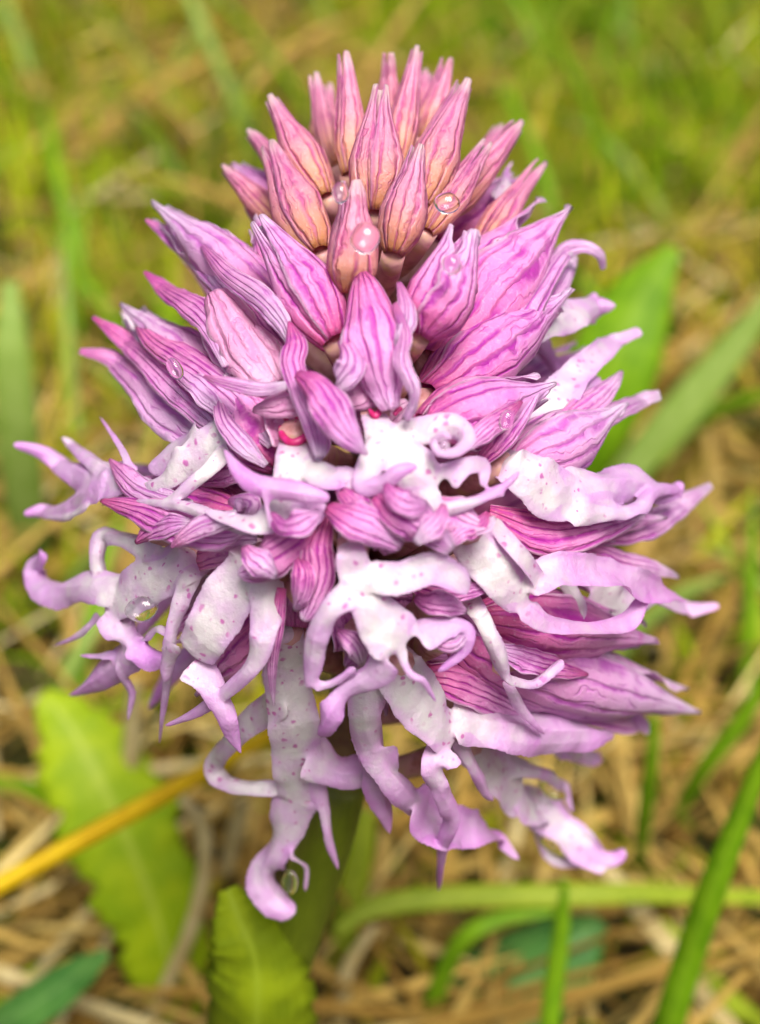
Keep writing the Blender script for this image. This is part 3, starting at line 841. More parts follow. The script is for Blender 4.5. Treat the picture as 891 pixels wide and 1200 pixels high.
# -- left of centre lip, lower tier
flower((300, 655, 2), hoods=[(325, 715, -5, 238, 810, -4, 70, {'roll': .2})],
       seps=[([(365, 612, 6, 30), (345, 628, 7, 56), (315, 648, 7, 60), (290, 668, 6, 34), (278, 672, 6, 6)], {'mat': 'hood', 'ruf': 1.0, 'cup': .6}),
             ([(330, 690, 4, 12), (325, 730, 4, 18), (319, 780, 4, 13), (321, 828, 3, 3)], A),
             ([(230, 655, 0, 30), (270, 640, 1, 40), (300, 635, 1, 20)], PA)],
       lip=[[(298, 660, 3, 66), (272, 692, 4, 62), (247, 735, 5, 58), (224, 770, 5, 50)], ([(312, 675, 4, 38), (314, 715, 5, 34), (300, 765, 6, 30), (272, 803, 6, 20), (235, 832, 5, 15), (193, 850, 4, 6)], LT(.0, .75)),
            ([(222, 775, 5, 40), (246, 798, 5, 34), (262, 828, 6, 28), (272, 860, 6, 20), (283, 884, 6, 4)], LT(.05, .95)),
            ([(205, 755, 4, 20), (196, 780, 4, 18), (192, 800, 4, 12)], LT(.2, .6))])
# -- centre lip
flower((413, 640, 7),
       seps=[([(383, 592, 8, 20), (410, 605, 10, 44), (440, 618, 10, 46), (470, 640, 9, 20)], {'mat': 'hood', 'ruf': 1.0}),
             ([(445, 575, 9, 30), (470, 595, 11, 54), (500, 615, 11, 54), (530, 645, 10, 14)], {'mat': 'hood', 'ruf': 1.3, 'cup': .5}),
             ([(505, 590, 8, 30), (535, 605, 9, 50), (565, 615, 9, 24), (580, 605, 8, 6)], {'mat': 'pale', 'ruf': 1.0}),
             ([(385, 600, 5, 16), (372, 640, 6, 36), (374, 675, 6, 38), (362, 712, 6, 30), (356, 728, 6, 8)], {'mat': 'hood', 'ruf': .7}),
             ([(420, 615, 4, 20), (452, 628, 5, 44), (460, 648, 5, 20)], IN),
             ([(385, 640, 4, 10), (387, 660, 5, 22), (384, 680, 5, 8)], IN),
             ([(400, 702, 2, 18), (406, 735, 3, 42), (415, 765, 3, 40), (405, 782, 3, 10)], {'mat': 'inner', 'ruf': 1.2, 'name': 'petal'}),
             ([(345, 735, -3, 40), (350, 705, -3, 40), (372, 695, -3, 30)], IN)],
       lip=[[(410, 636, 7, 30), (417, 672, 8, 42), (437, 712, 9, 52), (462, 745, 9, 66), (472, 760, 9, 60)], ([(412, 694, 8, 30), (385, 716, 9, 28), (369, 748, 9, 27), (365, 785, 9, 25), (362, 810, 9, 14)], LT(.05, .5)),
            ([(445, 765, 9, 40), (428, 790, 9, 32), (402, 812, 9, 22), (386, 838, 10, 32), (372, 862, 9, 20)], LT(.2, .95)),
            ([(366, 804, 9, 16), (390, 800, 9, 12), (418, 782, 9, 12)], LT(.5, .6)),
            ([(428, 672, 8, 34), (465, 678, 9, 38), (505, 666, 9, 36), (532, 678, 9, 34), (550, 694, 9, 12)], LT(.05, .35)),
            ([(476, 762, 10, 16), (482, 788, 11, 13), (498, 798, 11, 11), (512, 824, 11, 5)], LT(.2, .9)),
            ([(492, 752, 9, 36), (525, 735, 8, 32), (546, 738, 8, 26), (540, 762, 8, 20), (512, 788, 8, 8)], LT(.3, .85))])
# -- bottom left lip, long hanging leg
flower((338, 740, -4),
       lip=[[(338, 738, -4, 36), (336, 790, -4, 52), (344, 850, -4, 56), (352, 905, -4, 58), (350, 940, -4, 48)], ([(330, 810, -5, 34), (296, 838, -7, 30), (258, 876, -7, 26), (252, 904, -7, 24), (275, 918, -6, 22), (330, 925, -5, 20)], LT(.05, .1)),
            ([(362, 885, -4, 44), (395, 905, -4, 38), (425, 905, -4, 38), (452, 908, -4, 26)], LT(.2, .7)),
            ([(346, 935, -4, 44), (330, 980, -4, 38), (310, 1018, -4, 36), (318, 1045, -4, 40), (346, 1072, -4, 24)], LT(.15, .55)),
            ([(372, 925, -3, 20), (382, 960, -3, 14), (388, 990, -3, 12), (397, 1020, -3, 5)], LT(.2, .7)),
            ([(352, 990, -5, 8), (360, 1015, -5, 8), (358, 1045, -5, 6)], LT(.2, .5))])
# -- bottom centre lip
flower((470, 775, 0), hoods=[(520, 735, -5, 640, 800, -6, 80, {'roll': .2})],
       seps=[([(500, 790, -2, 30), (545, 800, -1, 50), (590, 822, -2, 40), (620, 838, -3, 10)], A)],
       lip=[[(462, 780, 0, 60), (485, 812, 1, 62), (512, 846, 2, 56), (535, 868, 2, 48)], ([(445, 800, 0, 50), (432, 845, 1, 36), (442, 885, 1, 36), (468, 918, 2, 34), (495, 948, 2, 30), (520, 965, 2, 16)], LT(.1, .6)),
            ([(440, 875, 0, 34), (448, 925, 0, 40), (457, 978, 0, 5)], LT(.4, .75)),
            ([(518, 872, 2, 40), (501, 895, 5, 28), (514, 925, 7, 24), (530, 958, 8, 24), (518, 992, 7, 16), (514, 1044, 5, 6)], LT(.2, .9)),
            ([(470, 935, 0, 44), (505, 962, 0, 54), (540, 970, 1, 46), (575, 978, 1, 26), (609, 1008, 1, 5)], LT(.5, .7)),
            ([(548, 868, 3, 22), (560, 900, 3, 17), (568, 925, 3, 14), (579, 938, 3, 8)], LT(.2, .7)),
            ([(545, 845, 2, 44), (595, 850, 2, 54), (650, 856, 1, 50), (692, 856, 0, 36), (720, 860, 0, 10)], LT(.2, .7)),
            ([(590, 795, 2, 12), (612, 828, 3, 16), (640, 860, 3, 8)], LT(.1, .6)),
            ])
# -- bottom right lip
flower((555, 870, -6),
       lip=[[(548, 872, -6, 40), (582, 902, -5, 54), (615, 935, -5, 54)], ([(608, 930, -5, 50), (650, 965, -5, 40), (685, 995, -5, 38), (712, 1018, -5, 22)], LT(.0, .3)),
            ([(608, 895, -5, 30), (640, 905, -5, 18), (660, 920, -5, 15), (672, 952, -5, 6)], LT(.1, .5)),
            ([(612, 945, -6, 18), (628, 982, -6, 12), (655, 1008, -6, 14), (690, 1008, -6, 16)], LT(.1, .2)),
            ([(695, 1000, -5, 26), (715, 1004, -5, 22), (734, 996, -5, 16)], LT(.5, .85))])
flower((600, 800, -14), lip=[[(600, 800, -14, 40), (640, 840, -14, 50), (670, 870, -14, 50)], [(660, 865, -14, 40), (690, 880, -14, 30), (705, 885, -14, 10)]])

# -- crumpled petal tips crowded between the front flowers
for (base, S, op) in [
    ((420, 600, 4), [(395, 570, 8, 10), (412, 584, 9, 30), (425, 602, 9, 34), (418, 620, 9, 8)], {'mat': 'hood', 'ruf': 1.4}),
    ((480, 600, 4), [(452, 566, 11, 8), (462, 580, 12, 30), (480, 590, 12, 36), (502, 590, 11, 10)], {'mat': 'inner', 'ruf': 1.5, 'name': 'petal'}),
    ((500, 610, 4), [(520, 590, 11, 8), (515, 606, 12, 26), (500, 622, 12, 34), (486, 636, 11, 10)], {'mat': 'pale', 'ruf': 1.6, 'name': 'petal'}),
    ((550, 620, 4), [(572, 600, 9, 6), (560, 614, 9, 26), (540, 622, 9, 30), (522, 640, 8, 8)], {'mat': 'hood', 'ruf': 1.4}),
    ((330, 620, 4), [(318, 600, 9, 8), (330, 614, 10, 28), (352, 612, 10, 34), (375, 600, 9, 10)], {'mat': 'inner', 'ruf': 1.4, 'name': 'petal'}),
    ((310, 650, 4), [(285, 640, 8, 8), (296, 652, 9, 30), (312, 664, 9, 34), (325, 676, 8, 10)], {'mat': 'pale', 'ruf': 1.6, 'name': 'petal'}),
    ((350, 690, 2), [(348, 650, 6, 10), (356, 672, 7, 28), (352, 698, 7, 26), (345, 716, 6, 8)], {'mat': 'hood', 'ruf': 1.0}),
    ((420, 740, 4), [(396, 738, 6, 8), (408, 748, 7, 24), (420, 762, 7, 26), (426, 780, 6, 8)], {'mat': 'pale', 'ruf': 1.6, 'name': 'petal'}),
    ((520, 700, 3), [(486, 700, 6, 10), (506, 706, 7, 30), (530, 708, 7, 28), (548, 716, 6, 8)], {'mat': 'inner', 'ruf': 1.2, 'name': 'petal'}),
    ((530, 740, 3), [(505, 745, 7, 8), (520, 752, 8, 22), (536, 748, 8, 26), (545, 730, 7, 8)], {'mat': 'pale', 'ruf': 1.6, 'name': 'petal'}),
    ((470, 440, 4), [(468, 330, 10, 6), (476, 356, 11, 22), (474, 384, 12, 22), (466, 408, 11, 8)], {'mat': 'pale', 'ruf': 1.6, 'name': 'petal'}),
    ((570, 500, 3), [(612, 470, 7, 5), (592, 486, 8, 22), (566, 505, 8, 28), (548, 525, 7, 10)], {'mat': 'hood', 'ruf': 1.0}),
    ((245, 470, 2), [(196, 424, 5, 5), (218, 440, 6, 24), (246, 464, 6, 30), (270, 492, 5, 10)], {'mat': 'pale', 'ruf': 1.2}),
    ((180, 620, 0), [(158, 636, 4, 6), (172, 624, 5, 24), (196, 614, 6, 28), (222, 612, 5, 10)], {'mat': 'hood', 'ruf': 1.2}),
    ((600, 770, 0), [(690, 790, 0, 5), (660, 782, 1, 26), (620, 772, 2, 36), (585, 760, 2, 12)], {'mat': 'hood', 'ruf': .9}),
]:
    flower(base, seps=[(S, op)])

# ------------------------------------------------------------------ flowers on the far side and inside of the spike
def generic(y, ang, scale=1.0):
    """a whole flower standing out from the axis at image height y, at angle ang round it (0 = towards viewer)"""
    a = axis_pt(y)
    S = np.interp(y, HY, HS) * 0.0934 / 1000
    rad_dir = -FWD * math.cos(ang) + RGT * math.sin(ang)
    base = a + rad_dir * S * 0.42 * scale + UPV * 0.004
    b3 = base
    o = ovary(b3, y + 30, 'flower')
    tip = base + rad_dir * S * 0.55 + UPV * 0.008 * rng.uniform(.6, 1.3)
    add_sepals(o, hood_sepals(base, tip, 0.0075, roll=rng.uniform(0, 1), open_=.12, seed=nseed()), 'sepal', M['hood'])
    side = np.cross(rad_dir, UPV)
    dn = rad_dir * .75 - UPV * .65
    q = lambda p, s_, l: base + dn * l + side * s_
    st = []
    def seg(pts, wds, n=16):
        return {'c': catmull(np.array(pts), n), 'w': np.interp(np.linspace(0, 1, n), np.linspace(0, 1, len(wds)), wds)}
    k = .001
    st.append(seg([q(0, 0, 0), q(0, 0, 5 * k), q(0, 0, 10 * k)], [.003, .0045, .0045]))
    for sg in (-1, 1):
        st.append((seg([q(0, 0, 3 * k), q(0, sg * 4 * k, 5 * k), q(0, sg * 6 * k, 11 * k) - UPV * .002], [.003, .0026, .0012]), {'body': False}))
        st.append((seg([q(0, 0, 9 * k), q(0, sg * 3 * k, 12 * k), q(0, sg * 5 * k, 18 * k) - UPV * .003], [.0036, .003, .0012]), {'body': False}))
    me = remesh_lip(st, voxel=.25, thick=1.2,  seed=nseed())
    me.name = 'lip'
    link('lip', me, b3, o)


for y, na in ((330, 4), (430, 5), (540, 5), (640, 5), (730, 4)):
    for k in range(na):
        generic(y + rng.uniform(-15, 15), math.pi + (k - (na - 1) / 2) * (2.9 / na) + rng.uniform(-.1, .1))
# inner magenta throats that show between the front flowers
for (x, y, dd, tx, ty, w_) in [(400, 620, -9, 455, 560, 60), (450, 690, -10, 520, 700, 70), (470, 540, -8, 560, 520, 60), (360, 470, -9, 320, 430, 60),
                               (480, 740, -9, 560, 760, 70), (300, 590, -10, 220, 560, 60), (290, 720, -10, 200, 740, 60), (540, 640, -8, 650, 650, 70), (430, 780, -12, 440, 840, 60)]:
    flower((x, y, dd), hoods=[(x, y, dd, tx, ty, dd + 3, w_, {'roll': .4})])

# ------------------------------------------------------------------ ground, turf and litter
def blade_mat(name, ramp_, transl=0.35, rough=0.5):
    m, tr = new_mat(name)
    b = NB(tr)
    hue = b.n('ShaderNodeAttribute', attribute_name='hue').outputs['Fac']
    val = b.n('ShaderNodeAttribute', attribute_name='val').outputs['Fac']
    tc = b.n('ShaderNodeTexCoord')
    n1 = b.noise(tc.outputs['Object'], 160, 3)
    col = b.ramp(b.math('ADD', hue, b.math('MULTIPLY_ADD', n1, 0.16, -0.08)), ramp_)
    hv = b.n('ShaderNodeHueSaturation'); tr.links.new(col, hv.inputs['Color']); b.set(hv.inputs['Value'], val)
    b.finish(hv.outputs[0], rough, transl, n1, 0.2, 0.0003, 0.04)
    return m


GREEN = [(0.0, (0.07, 0.18, 0.006)), (0.3, (0.18, 0.32, 0.008)), (0.6, (0.34, 0.40, 0.010)), (0.85, (0.44, 0.38, 0.02)), (1.0, (0.48, 0.34, 0.07))]
STRAW = [(0.0, (0.07, 0.035, 0.010)), (0.3, (0.26, 0.15, 0.03)), (0.6, (0.46, 0.31, 0.08)), (0.85, (0.58, 0.44, 0.15)), (1.0, (0.64, 0.55, 0.28))]
M['turf'] = blade_mat('turf_blades', GREEN, 0.45)
M['litter'] = blade_mat('dry_litter', STRAW, 0.25, 0.55)


def ground_z(x, y): return 0.004 * np.sin(x * 23 + 1.2) * np.cos(y * 19) + 0.003 * np.sin(x * 51 + y * 37)


mg, tr = new_mat('soil_and_moss')
b = NB(tr)
tc = b.n('ShaderNodeTexCoord')
n1 = b.noise(tc.outputs['Object'], 9, 5, 0.6); n2 = b.noise(tc.outputs['Object'], 120, 4, 0.7)
col = b.mix(b.smooth(n1, .42, .58), b.ramp(n2, [(.3, (.012, .008, .004)), (.7, (.08, .05, .02))]), b.ramp(n2, [(.3, (.015, .025, .003)), (.7, (.08, .11, .008))]))
b.finish(col, 0.9, 0.0, n2, 1.0, 0.004, 0.2)
gx = np.concatenate([-np.geomspace(40, .8, 14), np.linspace(-.75, .75, 90), np.geomspace(.8, 40, 14)])
gy = np.concatenate([-np.geomspace(40, .5, 14), np.linspace(-.45, 1.6, 120), np.geomspace(1.7, 60, 14)])
X, Y = np.meshgrid(gx, gy, indexing='ij')
near = np.exp(-(np.maximum(0, np.hypot(X, Y - .5) - 1.2) / .5) ** 2)
gv = np.stack([X, Y, ground_z(X, Y) * near], -1).reshape(-1, 3)
tag(link('ground', mesh('ground', gv, grid_faces(len(gx), len(gy), 0, True)[:, ::-1], mg), (0, 0, 0)), kind='structure')


def vnoise(x, y, s, seed):
    r = np.random.default_rng(seed)
    g = r.uniform(0, 1, (64, 64))
    fx, fy = (x * s) % 63, (y * s) % 63
    i, j = np.floor(fx).astype(int), np.floor(fy).astype(int)
    a, c_ = fx - i, fy - j
    a, c_ = a * a * (3 - 2 * a), c_ * c_ * (3 - 2 * c_)
    return (g[i, j] * (1 - a) + g[i + 1, j] * a) * (1 - c_) + (g[i, j + 1] * (1 - a) + g[i + 1, j + 1] * a) * c_


def many_blades(x, y, length, width, lean, azim, curl, z0=0.0, hue=None, val=None, segs=5):
    N = len(x)
    s = np.linspace(0, 1, segs)[None, :]
    th = (lean[:, None] + curl[:, None] * s)             # angle from vertical
    ds = length[:, None] / (segs - 1)
    h = np.cumsum(np.concatenate([np.zeros((N, 1)), np.sin(th[:, :-1]) * ds], 1), 1)
    z = np.cumsum(np.concatenate([np.zeros((N, 1)), np.cos(th[:, :-1]) * ds], 1), 1)
    gz = ground_z(x, y)[:, None] + (z0[:, None] if np.ndim(z0) else z0)
    cx, cy = np.cos(azim)[:, None], np.sin(azim)[:, None]
    zz = np.maximum(gz + z, gz - .002)
    c = np.stack([x[:, None] + h * cx, y[:, None] + h * cy, zz], -1)
    prof = np.interp(s, [0, .3, .75, 1], [.7, 1, .7, .06]) * width[:, None] / 2
    tw = rng.uniform(-.8, .8, (N, 1))
    sx, sy = -np.sin(azim)[:, None] * np.cos(tw), np.cos(azim)[:, None] * np.cos(tw)
    side = np.stack([np.broadcast_to(sx, prof.shape), np.broadcast_to(sy, prof.shape), np.broadcast_to(np.sin(tw), prof.shape)], -1)
    v = np.stack([c - side * prof[..., None], c + side * prof[..., None]], 2).reshape(-1, 3)
    i = np.arange(N)[:, None] * segs * 2 + np.arange(segs - 1)[None, :] * 2
    f = np.stack([i, i + 1, i + 3, i + 2], -1).reshape(-1, 4)
    rep = segs * 2
    return v, f, {'hue': np.repeat(hue, rep), 'val': np.repeat(val, rep)}


def region(x, y):
    """how green the turf is: lush far and to the right, dry and littered close by and to the left"""
    g = 0.25 + 0.45 * np.clip((y - .15) / .5, 0, 1) + 0.25 * np.clip(x / .2, -.6, 1) * np.clip(y / .4, 0, 1)
    return g + 1.3 * (vnoise(x + 5, y + 5, 13, 3) - .5) + .6 * (vnoise(x + 5, y + 5, 31, 4) - .5)


N = 30000
x = rng.uniform(-.62, .62, N); y = .045 + 1.35 * rng.uniform(0, 1, N) ** 1.15
g = region(x, y)
keep = (rng.uniform(0, 1, N) < np.clip(g + .12, .08, 1)) & (np.hypot(x - ORIGIN[0], y - ORIGIN[1]) > .012)
x, y, g = x[keep], y[keep], g[keep]; N = len(x)
short = np.interp(y, [0, .08, .2, .4], [.35, .45, .8, 1])
v, f, at_ = many_blades(x, y, rng.uniform(.018, .065, N) * short, rng.uniform(.0014, .0038, N), rng.uniform(.1, .9, N), rng.uniform(0, 6.283, N), rng.uniform(0, 1.2, N),
                        0.0, np.clip(.88 - .5 * g + rng.normal(0, .16, N), 0, 1), rng.uniform(.65, 1.25, N))
tag(link('grass', mesh('grass', v, f, M['turf'], attrs=at_), (0, 0, 0)), 'short green and olive grass turf covering the ground behind the orchid', 'grass', kind='stuff')
N = 12000
x = rng.uniform(-.5, .5, N); y = .03 + 1.2 * rng.uniform(0, 1, N) ** 1.4
g = region(x, y)
keep = rng.uniform(0, 1, N) < np.clip(1.15 - g, .12, 1)
x, y, g = x[keep], y[keep], g[keep]; N = len(x)
v, f, at_ = many_blades(x, y, rng.uniform(.02, .095, N), rng.uniform(.0009, .0036, N), rng.uniform(1.1, 1.6, N), rng.normal(.4, 1.3, N), rng.uniform(-.1, .35, N),
                        rng.uniform(.001, .014, N), np.clip(rng.normal(.5, .22, N), 0, 1), rng.uniform(.6, 1.2, N))
tag(link('dry_litter', mesh('dry_litter', v, f, M['litter'], attrs=at_), (0, 0, 0)), 'tangled brown and tan dead grass litter lying on the soil', 'litter', kind='stuff')


# ------------------------------------------------------------------ single leaves, blades and dead stems that can be told apart
def leaf_mat(name, c1, c2, mid, transl=0.4, nv=9):
    m, tr = new_mat(name)
    b = NB(tr)
    tc = b.n('ShaderNodeTexCoord')
    uv = b.n('ShaderNodeSeparateXYZ'); tr.links.new(tc.outputs['UV'], uv.inputs[0])
    n1 = b.noise(tc.outputs['Object'], 180, 4, .6)
    ed = b.math('ABSOLUTE', b.math('SUBTRACT', uv.outputs[1], 0.5))
    fr = b.math('ABSOLUTE', b.math('SUBTRACT', b.math('FRACT', b.math('MULTIPLY', uv.outputs[1], float(nv))), .5))
    col = b.mix(b.smooth(n1, .35, .65), c1, c2)
    col = b.mix(b.smooth(fr, .0, .2, .35, 0), col, mid)
    col = b.mix(b.smooth(ed, .0, .07, .8, 0), col, mid)
    b.finish(col, .45, transl, n1, .3, .0004, .15)
    return m


M['blade_green'] = leaf_mat('fresh_blade', (.12, .27, .005), (.19, .36, .008), (.24, .40, .02))
M['blade_yellow'] = leaf_mat('yellow_green_blade', (.24, .33, .012), (.32, .40, .02), (.38, .44, .08))
M['blade_blue'] = leaf_mat('blue_green_leaf', (.05, .17, .03), (.10, .26, .05), (.18, .34, .10))
M['blade_pale'] = leaf_mat('pale_grey_green_blade', (.22, .34, .05), (.28, .40, .08), (.34, .44, .14))
M['ochre'] = leaf_mat('ochre_stalk', (.52, .32, .004), (.62, .42, .006), (.62, .44, .02), .2, 3)
M['straw'] = leaf_mat('pale_straw', (.40, .31, .12), (.54, .45, .22), (.58, .50, .28), .25, 3)
M['straw_brown'] = leaf_mat('brown_straw', (.26, .15, .03), (.44, .29, .07), (.50, .36, .11), .2, 3)
M['sheath'] = leaf_mat('sheath_leaf', (.15, .21, .006), (.24, .31, .008), (.26, .34, .02), .3, 13)
M['leaf_yellow'] = leaf_mat('yellow_green_leaf', (.24, .38, .006), (.36, .48, .008), (.42, .52, .05))


def strip(name, pts, mat, label, cat, group=None, cup=.25, ruf=0.0, teeth=0.0, roll=0.0, up=.4, parent=None, thick=.0003, twist=0.0):
    """pts: [(px, py, D, width px)]"""
    S = np.array(pts, float)
    L = np.linalg.norm(np.diff(S[:, :2], axis=0), axis=1).sum()
    n = int(max(10, L / 7))
    q = catmull(S, n)
    if parent is None and q[:, 2].max() < .29: q[:, 2] = q[:, 2] * 1.05
    c = np.array([at(a, b_, d) for a, b_, d in q[:, :3]])
    c[:, 2] = np.maximum(c[:, 2], 0.002)
    wd = np.maximum(q[:, 3], 1.5) * px_m(q[:, 2])
    if teeth:
        wd = wd * (1 + teeth * (np.arange(n) % 4 - 1.5) / 3 * rng.uniform(.4, 1.6, n)) * (1 + .1 * np.sin(np.arange(n) * .55))
    v, f, uv = ribbon_sheet(c, wd, cup, roll, up, thick, ruf, 11, twist, nseed())
    o = link(name, mesh(name, v, f, M[mat], uv), c[-1] if parent is None else WORLD_O[parent.name], parent)
    if label: tag(o, label, cat, group)
    return o


# the orchid's own sheathing leaf round the stem foot
strip('leaf', [(268, 1042, .168, 24), (282, 1080, .168, 66), (300, 1130, .169, 104), (300, 1210, .174, 130), (285, 1330, .195, 120), (255, 1440, .222, 60)], 'sheath', None, None, cup=.7, ruf=.7, parent=orchid, thick=.0005)
strip('stalk', [(-30, 1050, .205, 24), (120, 968, .215, 24), (240, 902, .225, 22), (330, 850, .235, 18), (380, 820, .24, 10)], 'ochre', 'ochre yellow dry stalk slanting over the toothed leaf', 'stalk', cup=.9, thick=.001)
strip('toothed_leaf', [(50, 812, .25, 20), (85, 855, .248, 95), (125, 930, .245, 135), (160, 1010, .245, 130), (185, 1080, .247, 110), (205, 1150, .252, 90), (225, 1220, .262, 40)], 'leaf_yellow', 'broad yellow-green leaf with toothed edges under the ochre stalk', 'leaf', cup=.25, teeth=.16, ruf=.8)
strip('dead_stem', [(212, 935, .235, 12), (235, 962, .235, 18), (240, 1010, .238, 18), (225, 1080, .242, 18), (200, 1140, .248, 18), (165, 1215, .256, 18)], 'straw', 'pale hooked straw stem beside the toothed leaf', 'straw', cup=.9)
strip('dead_stem', [(286, 940, .245, 16), (272, 985, .25, 20), (262, 1030, .255, 14)], 'straw', 'short pale straw stub between the hooked straw and the orchid stem', 'straw', cup=.7)
strip('dead_stem', [(158, 800, .24, 16), (155, 860, .245, 22), (152, 920, .25, 20), (150, 990, .262, 16)], 'straw', 'upright pale straw behind the toothed leaf tip', 'straw', cup=.7)
strip('grass_blade', [(395, 1090, .235, 14), (440, 1062, .238, 26), (530, 1050, .24, 28), (650, 1048, .24, 28), (760, 1046, .242, 24), (920, 1052, .25, 16)], 'blade_yellow', 'long yellow-green grass blade lying level behind the hanging flower lobes', 'grass blade')
strip('grass_blade', [(905, 860, .19, 16), (870, 950, .195, 26), (835, 1040, .2, 34), (808, 1120, .206, 36), (775, 1230, .215, 36), (750, 1330, .24, 30)], 'blade_green', 'bright green upright grass blade beside the pale curved straw', 'grass blade', cup=.5)
strip('grass_blade', [(662, 1030, .212, 6), (658, 1090, .214, 20), (650, 1150, .216, 24), (642, 1230, .22, 24), (636, 1330, .24, 22)], 'blade_green', 'narrow green grass blade standing before the blue-green leaf', 'grass blade', cup=.5)
strip('broad_leaf', [(705, 1078, .252, 20), (672, 1105, .25, 80), (620, 1145, .25, 120), (560, 1190, .25, 130), (490, 1250, .258, 80)], 'blade_blue', 'broad blue-green leaf lying low under the narrow green blade', 'leaf', cup=.2)
strip('grass_blade', [(650, 1068, .24, 10), (590, 1075, .24, 20), (545, 1098, .24, 22), (520, 1140, .244, 22), (505, 1190, .25, 22), (500, 1260, .262, 18)], 'blade_green', 'arching green grass blade curving over the blue-green leaf', 'grass blade')
strip('dead_stem', [(690, 985, .25, 10), (720, 1030, .25, 20), (765, 1085, .25, 24), (815, 1150, .252, 24), (870, 1225, .256, 22)], 'straw', 'pale curved straw beside the bright green upright blade', 'straw')
strip('grass_blade', [(770, 1075, .252, 12), (800, 1110, .252, 26), (850, 1165, .254, 26), (900, 1205, .258, 20)], 'blade_yellow', 'yellowing grass blade crossing beneath the pale curved straw', 'grass blade')
strip('grass_blade', [(768, 840, .24, 10), (764, 890, .245, 16), (756, 950, .255, 18), (750, 1010, .27, 16)], 'blade_green', 'short dark green grass blade standing under the long lilac hood tips', 'grass blade')
strip('grass_blade', [(905, 780, .25, 12), (868, 845, .255, 20), (825, 900, .262, 20), (790, 960, .275, 14)], 'blade_green', 'slanting green grass blade rising from the brown straw', 'grass blade')
strip('broad_leaf', [(125, 1118, .225, 12), (90, 1142, .228, 40), (50, 1170, .23, 52), (0, 1200, .235, 50), (-50, 1235, .245, 30)], 'blade_blue', 'smooth emerald leaf tip poking from under the toothed leaf', 'leaf')
strip('grass_blade', [(12, 330, .34, 20), (14, 420, .34, 44), (22, 520, .35, 50), (34, 620, .37, 44), (50, 720, .40, 30)], 'blade_pale', 'pale bluish green blade standing in olive turf', 'grass blade')
strip('grass_blade', [(905, 350, .36, 24), (840, 430, .365, 44), (775, 510, .37, 50), (710, 600, .38, 46), (660, 690, .40, 30)], 'blade_pale', 'wide pale green blade slanting behind the white flower arms', 'grass blade')
strip('broad_leaf', [(790, 290, .30, 20), (750, 350, .30, 80), (715, 430, .30, 110), (680, 510, .305, 100), (640, 600, .32, 60)], 'blade_green', 'vivid green leaf close behind the white flower arms', 'leaf')
strip('dead_stem', [(215, -20, .55, 10), (245, 50, .55, 14), (280, 130, .56, 14), (300, 200, .58, 10)], 'blade_pale', 'thin pale stem slanting through the far turf above the buds', 'straw')
strip('grass_blade', [(430, 950, .25, 20), (420, 1010, .252, 34), (405, 1080, .256, 34), (390, 1170, .262, 26)], 'blade_yellow', 'yellowish blade rising close beside the orchid stem', 'grass blade')
strip('dead_stem', [(440, 1085, .245, 8), (410, 1130, .246, 16), (400, 1180, .25, 16), (395, 1240, .258, 14)], 'straw', 'thin pale straw at the foot of the orchid stem', 'straw')

# look-alike blades and straws, told apart by their place only
def one_blade(kind, x, y, L, wd, lean, az, curl, mat):
    s = np.linspace(0, 1, 9)
    th = lean + curl * s
    h = np.concatenate([[0], np.cumsum(np.sin(th[:-1]) * L / 8)]); z = np.concatenate([[0], np.cumsum(np.cos(th[:-1]) * L / 8)])
    c = np.stack([x + h * math.cos(az), y + h * math.sin(az), np.maximum(ground_z(x, y) + z, .003)], -1)
    w_ = np.interp(s, [0, .3, .75, 1], [.7, 1, .7, .08]) * wd
    v, f, uv = ribbon_sheet(c, w_, .35, rng.uniform(-.6, .6), .3, .00025, 0.0, 5, rng.uniform(-.6, .6), nseed())
    return link(kind, mesh(kind, v, f, M[mat], uv), c[0])


for i in range(110):
    y = .10 + .75 * rng.uniform() ** 1.1; x = rng.uniform(-1, 1) * (.05 + .27 * (y + .13))
    if y < .3 and abs(x) < .05: x = math.copysign(.05 + abs(x), x)
    o = one_blade('grass_blade', x, y, rng.uniform(.05, .10) * min(1.5, .5 + 1.6 * y), rng.uniform(.003, .0055) * (1 + .5 * y), rng.uniform(.1, .7), rng.uniform(0, 6.28), rng.uniform(.2, 1.2), ['blade_green', 'blade_yellow', 'straw_brown', 'blade_pale'][i % 4])
    nm_ = ['fresh green', 'yellow-green', 'withered brown', 'pale grey-green'][i % 4]
    tag(o, f'blurred {nm_} grass blade rising out of the turf behind the orchid', 'grass blade', f'{nm_} grass blades in the turf behind the orchid')
for i in range(130):
    y = .05 + .6 * rng.uniform() ** 1.5; x = rng.uniform(-1, 1) * (.05 + .27 * (y + .13))
    o = one_blade('dead_stem', x, y, rng.uniform(.05, .12), rng.uniform(.0016, .0036), rng.uniform(1.25, 1.5), rng.normal(.5, 1.2), rng.uniform(0, .25), ['straw', 'straw_brown', 'straw_brown'][i % 3])
    o.location.z += rng.uniform(.004, .016)
    nm_ = ['pale cream', 'brown', 'brown'][i % 3]
    tag(o, f'blurred {nm_} dry straw lying across the litter behind the orchid', 'straw', f'{nm_} dry straws lying on the ground')

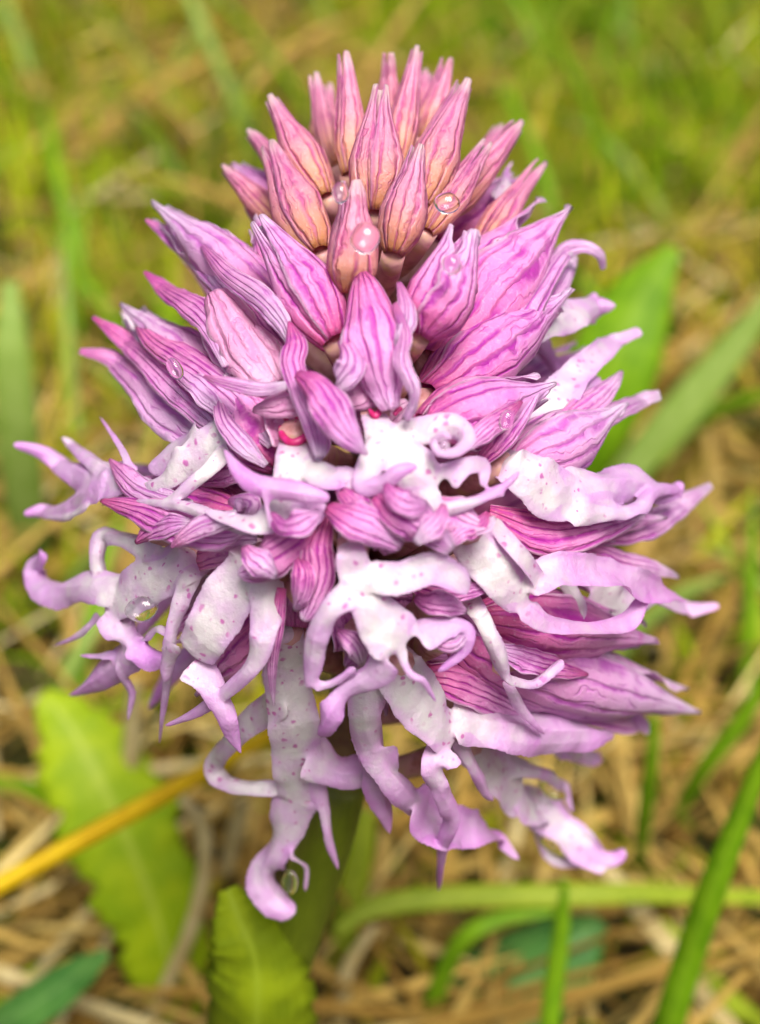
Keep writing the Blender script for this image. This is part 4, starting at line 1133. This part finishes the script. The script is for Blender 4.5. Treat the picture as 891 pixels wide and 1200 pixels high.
# ------------------------------------------------------------------ rain drops on the flowers
def drop(px, py, dd, rx, ry, label, tilt=0.0):
    D = depth(px, py, dd)
    c = at(px, py, D)
    k = px_m(D)
    nu, nv_ = 20, 12
    v, f = [], []
    for i in range(nv_ + 1):
        th = math.pi * i / nv_
        for j in range(nu):
            ph = 2 * math.pi * j / nu
            X_, Y_, Z_ = math.sin(th) * math.cos(ph), math.sin(th) * math.sin(ph), math.cos(th)
            X_ *= 1 + .08 * math.sin(2 * ph + px); Z_ = Z_ if Z_ > 0 else Z_ * .6
            a, b_ = X_ * rx * math.cos(tilt) - Y_ * ry * math.sin(tilt), X_ * rx * math.sin(tilt) + Y_ * ry * math.cos(tilt)
            v.append(c + RGT * a * k + UPV * b_ * k - FWD * Z_ * min(rx, ry) * .5 * k)
    for i in range(nv_):
        for j in range(nu):
            f.append([i * nu + j, i * nu + (j + 1) % nu, (i + 1) * nu + (j + 1) % nu, (i + 1) * nu + j])
    me = mesh('water_drop', v, f, M['water'])
    import bmesh
    bm = bmesh.new(); bm.from_mesh(me); bmesh.ops.remove_doubles(bm, verts=bm.verts, dist=1e-7); bmesh.ops.recalc_face_normals(bm, faces=bm.faces); bm.to_mesh(me); bm.free()
    me.polygons.foreach_set('use_smooth', np.ones(len(me.polygons), bool))
    tag(link('water_drop', me, c), label, 'water drop', 'rain drops on the orchid')


drop(399, 226, 16, 10, 13, 'round clear drop hanging beside the tip of a bud')
drop(428, 279, 15, 17, 19, 'large clear drop on the flank of the same salmon bud')
drop(524, 238, 10, 15, 13, 'clear drop filling the notch between two salmon buds')
drop(530, 310, 17, 11, 13, 'small drop on the shoulder of a striped magenta hood')
drop(205, 432, 9, 9, 14, 'elongated drop on the long-tipped striped hood', .5)
drop(594, 492, 11, 9, 12, 'small bright drop on the striped hood above the broad white lip', -.5)
drop(521, 523, 15, 6, 6, 'tiny bead of water inside the curled white lobe')
drop(166, 714, 0, 19, 15, 'big clear drop held between lobes of a pale spotted lip', .3)
drop(648, 985, -5, 26, 13, 'long drop caught in the loop of a drooping white lobe', -.7)
drop(648, 925, -5, 18, 11, 'clear drop stretched between two arms of a drooping lip', -.6)
drop(340, 1034, -3.5, 9, 15, 'clear drop hanging beside the long curled lobe over the stem', .1)
drop(318, 1062, -5, 11, 14, 'clear drop under the tip of the long curled lobe', .3)
